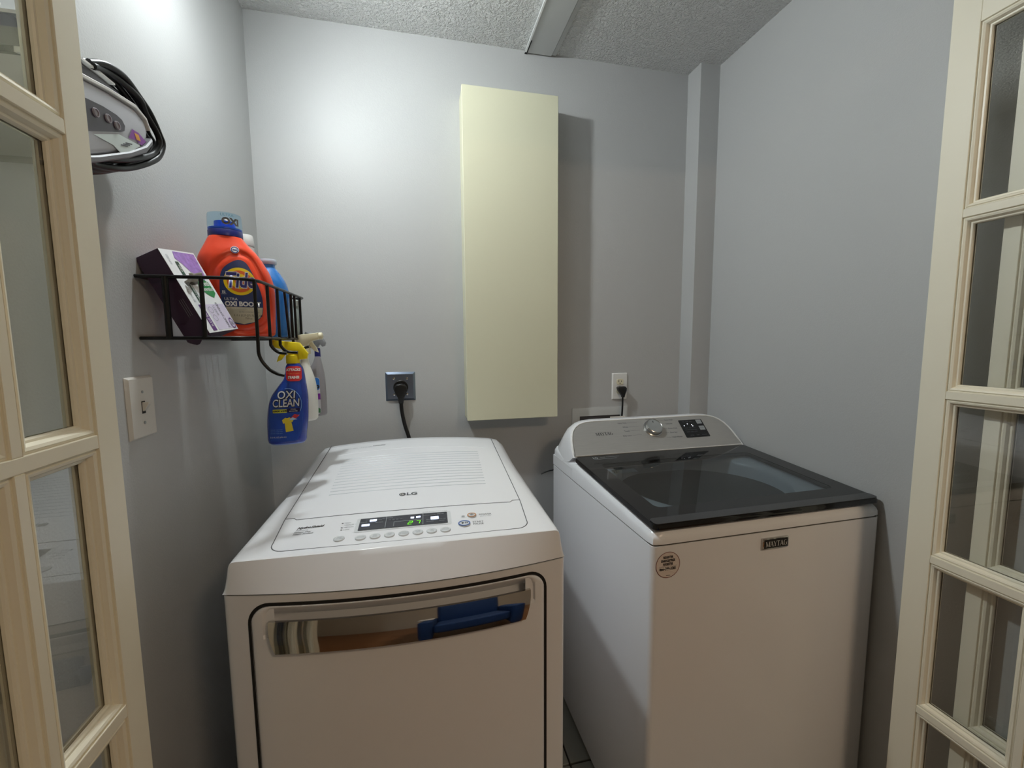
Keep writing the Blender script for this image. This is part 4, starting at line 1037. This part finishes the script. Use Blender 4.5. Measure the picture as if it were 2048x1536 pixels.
R = smooth_rows([(0, -.030, .020, .016), (.004, -.036, .022, .019), (.03, -.038, .023, .020), (.075, -.038, .0225, .020), (.110, -.033, .0215, .018), (.135, -.024, .019, .016), (.160, -.010, .0145, .012), (.178, -.0035, .0115, .009)], 6)
def gfy(x, z):
    a, b, d = interp(R, z); c = (a+b)/2; hw = (b-a)/2; u = min(.9999, abs(x-c)/hw); return -d*(1-u**2.6)**(1/2.6)
obj('body', loft([superring(a, b, d, z, 32, 2.6) for z, a, b, d in R]), mat('bottle_grey', (148, 146, 150), .3), t, 60)
S = lambda e: (lambda x, z: (x, gfy(x, z)-e, z))
lab = obj('front_label', patch(rrect(-.0335, .0095, .006, .116, .008, 4), S(.0006), 3), mat('label_pale', (205, 206, 216), .4), t)
obj('label_top', patch(rrect(-.0320, .0090, .078, .115, .008, 4), S(.0011), 2), mat('label_sky', (40, 110, 190), .4), lab)
text('mop', .020, (-.010, .090), S(.0017), M_pdark, lab, bold=.0008)
obj('label_band', patch([(-.0330, .050), (.0095, .050), (.0095, .068), (-.0330, .068)], S(.0011), 2), mat('band_violet', (128, 50, 160), .4), lab)
text('floor', .011, (-.009, .0625), S(.0017), M_plw, lab, bold=.0004); text('spray', .009, (-.012, .0535), S(.0017), M_plw, lab, bold=.0003)
obj('label_flowers', patch([(-.032, .010), (.008, .010), (.008, .022), (.002, .026), (-.006, .020), (-.014, .025), (-.024, .018), (-.032, .021)], S(.0011), 2), mat('flower_green', (60, 120, 80), .4, var=(150, .5)), lab)
obj('neck', lathe([(.0080, .176), (.0085, .178), (.0080, .201), (.006, .203)], (.0040, 0, 0), 20), mat('neck_navy', (38, 40, 120), .35), t, 40)
obj('spray_head', prism([(-.028, .243), (-.026, .251), (.006, .2455), (.022, .232), (.028, .218), (.026, .209), (.019, .207), (.012, .216), (.006, .204), (-.001, .204), (-.004, .222), (-.018, .236)], -.010, .010, 'y', bev=.003, seg=2), mat('head_grey', (140, 143, 148), .3), t, 50)

# ------------------------------------------------------------------ steam iron hung on the left wall
def iron():
    t = thing('steam_iron', 'silver and white steam iron with black cord coiled round it, high on left wall', 'iron', (XL, .80, 1.73))
    def L(y, z): return (y-.80, z-1.73)
    x0, x1 = .002, .094
    body = [(.655, 1.742), (.7067, 1.7581), (.7243, 1.7621), (.7786, 1.7726), (.843, 1.781), (.8681, 1.774), (.8771, 1.7606), (.8747, 1.745), (.8538, 1.724), (.8058, 1.6947), (.7325, 1.6597), (.6991, 1.6449), (.650, 1.625)]
    obj('body', prism([L(*p) for p in body], x0, x1, 'x', bev=.010, seg=4), mat('iron_silver', (178, 179, 186), .25), t, 50)
    sole = [(.655, 1.632), (.7067, 1.651), (.7425, 1.666), (.8158, 1.702), (.8608, 1.7295), (.881, 1.7500), (.8815, 1.740), (.862, 1.719), (.8130, 1.6905), (.7360, 1.6535), (.700, 1.637), (.650, 1.617)]
    obj('soleplate', prism([L(*p) for p in sole], x0+.004, x1+.003, 'x', bev=.002, seg=1), mat('iron_grey', (112, 112, 118), .5), t, 40)
    stripe = [(.655, 1.752), (.7243, 1.7655), (.7786, 1.7765), (.843, 1.7855), (.8705, 1.778), (.8800, 1.763), (.8771, 1.7606), (.8681, 1.7735), (.843, 1.7795), (.7786, 1.7710), (.7243, 1.760), (.655, 1.745)]
    obj('trim_stripe', prism([L(*p) for p in stripe], x0+.01, x1+.002, 'x', bev=.001, seg=1), M_plw, t, 40)
    hd = [(.655, 1.786), (.7199, 1.7935), (.7821, 1.7985), (.8355, 1.8005), (.8560, 1.797), (.866, 1.787), (.862, 1.776), (.8409, 1.7775), (.8065, 1.771), (.7628, 1.7655), (.7242, 1.757), (.655, 1.745)]
    obj('handle', prism([L(*p) for p in hd], x0+.022, x1-.016, 'x', bev=.006, seg=3), mat('iron_dark', (58, 56, 62), .35), t, 50)
    top = [(.655, 1.792), (.7199, 1.7975), (.7821, 1.8020), (.8200, 1.8030), (.8200, 1.8005), (.7821, 1.7990), (.7199, 1.7940), (.655, 1.788)]
    obj('handle_edge', prism([L(*p) for p in top], x0+.022, x1-.012, 'x'), M_plw, t, 40)
    F = lambda e: (lambda a, b: (x1+e, a-.80, b-1.73))
    panel = [(.670, 1.7180), (.7111, 1.7310), (.7313, 1.7362), (.7637, 1.7425), (.7930, 1.7450), (.8050, 1.7435), (.811, 1.7376), (.8085, 1.729), (.7985, 1.723), (.7378, 1.6965), (.7042, 1.6811), (.670, 1.668)]
    p = obj('control_panel', patch(panel, F(.0008)), mat('iron_panel', (44, 36, 52), .3), t)
    for y_, z_ in ((.7457, 1.7249), (.7713, 1.7293), (.7904, 1.7286)):
        obj('button', lathe([(.0062, 0), (.0058, .002), (.0045, .0022), (.0040, .0010), (.0005, .0010)], (x1+.001, y_-.80, z_-1.73), 20, 'x'), mat('button_grey', (140, 132, 142), .3), p, 40)
    lb = obj('paper_label', patch([(.7372, 1.6923), (.7933, 1.7177), (.8472, 1.7235), (.8217, 1.705), (.7937, 1.6904), (.7779, 1.6952)], F(.0010)), mat('paper', (214, 226, 226), .6), t); lb['label'] = 'white paper label'
    for k in range(3): obj('print', patch([(.795+.006*k, 1.702+.004*k), (.812+.006*k, 1.707+.004*k), (.812+.006*k, 1.709+.004*k), (.795+.006*k, 1.704+.004*k)], F(.0014)), M_print, lb)
    s = obj('sticker', patch([(.8284, 1.7412), (.8449, 1.7427), (.8639, 1.737), (.8501, 1.7255), (.835, 1.7275), (.8171, 1.7226)], F(.0010)), mat('sticker_violet', (140, 70, 160), .5, var=(200, .4)), t); s['label'] = 'purple and orange sticker'
    obj('sticker_centre', patch([(.8320, 1.7375), (.8430, 1.7390), (.8480, 1.7310), (.8370, 1.7290)], F(.0014)), mat('sticker_amber', (224, 160, 60), .5), s)
    M_c = mat('cord_black', (10, 9, 12), .4, spec=.3)
    base = [(.7724, 1.8047), (.8023, 1.8178), (.8433, 1.8247), (.8875, 1.8186), (.9135, 1.8044), (.9357, 1.782), (.9442, 1.7655), (.9287, 1.7385), (.892, 1.7145), (.8477, 1.6907), (.8025, 1.6703), (.7638, 1.6618), (.744, 1.6609), (.700, 1.650), (.66, 1.645)]
    random.seed(3)
    for k in range(11):
        q = k/10; x = .028+.052*(k % 4)/3; sh = .036*q-.012
        P = []
        for i, (y_, z_) in enumerate(base):
            ca = Vector((y_-.80, z_-1.737)); d = ca.normalized() if ca.length else ca
            s_ = sh*(.4+.6*math.sin(PI*i/(len(base)-1))) + random.uniform(-.0016, .0016)
            P.append((x+random.uniform(-.003, .003), y_-.80-d.x*s_, z_-1.73-d.y*s_))
        obj('cord', tube(bmesh.new(), catmull(P, 5), .0050, 8), M_c, t, 60)
iron()
h = thing('wall_hook', 'small white hook holding the steam iron, hidden behind the door', 'hook', (XL, .655, 1.80))
obj('hook', tube(bmesh.new(), catmull([(.002, 0, .03), (.004, 0, 0), (.02, 0, -.02), (.05, 0, -.018), (.06, 0, 0)], 5), .004, 8), M_plw, h, 60)

# ------------------------------------------------------------------ made-up chair standing in for an unknown blue reflection in the chrome grip
t = thing('blue_stand_in', 'made-up dark blue chair behind the camera, stand-in for an unknown blue reflection in the dryer handle', 'blue_stand_in', (.44, -.86, 0), .12)
M_lb = mat('stand_in_blue', (30, 66, 122), .75, bump=(200, .3, .001))
obj('seat', B(-.34, .34, -.30, .32, .22, .46, bev=.05, seg=4), M_lb, t, 50)
obj('backrest', B(-.34, .34, -.42, -.24, .22, .92, bev=.06, seg=4), M_lb, t, 50)
for sx in (-1, 1): obj('armrest', B(min(sx*.34, sx*.47), max(sx*.34, sx*.47), -.40, .33, .12, .62, bev=.05, seg=4), M_lb, t, 50)
for sx in (-.40, .40):
    for sy in (-.34, .27): obj('leg', lathe([(.014, 0), (.022, .12)], (sx, sy, 0), 14), mat('leg_brown', (92, 58, 36), .4), t, 40)
t = thing('stand_in_cloth', 'made-up pale cloth on the blue stand-in chair, for white streaks mirrored in the dryer handle', 'stand_in_cloth', (.03, -.90, .622), .12)
obj('fold', B(-.085, .065, -.14, .12, .002, .022, bev=.008, seg=2), mat('stand_in_white', (215, 218, 224), .8), t, 50)  # pale cloth added for the white streaks mirrored in the handle
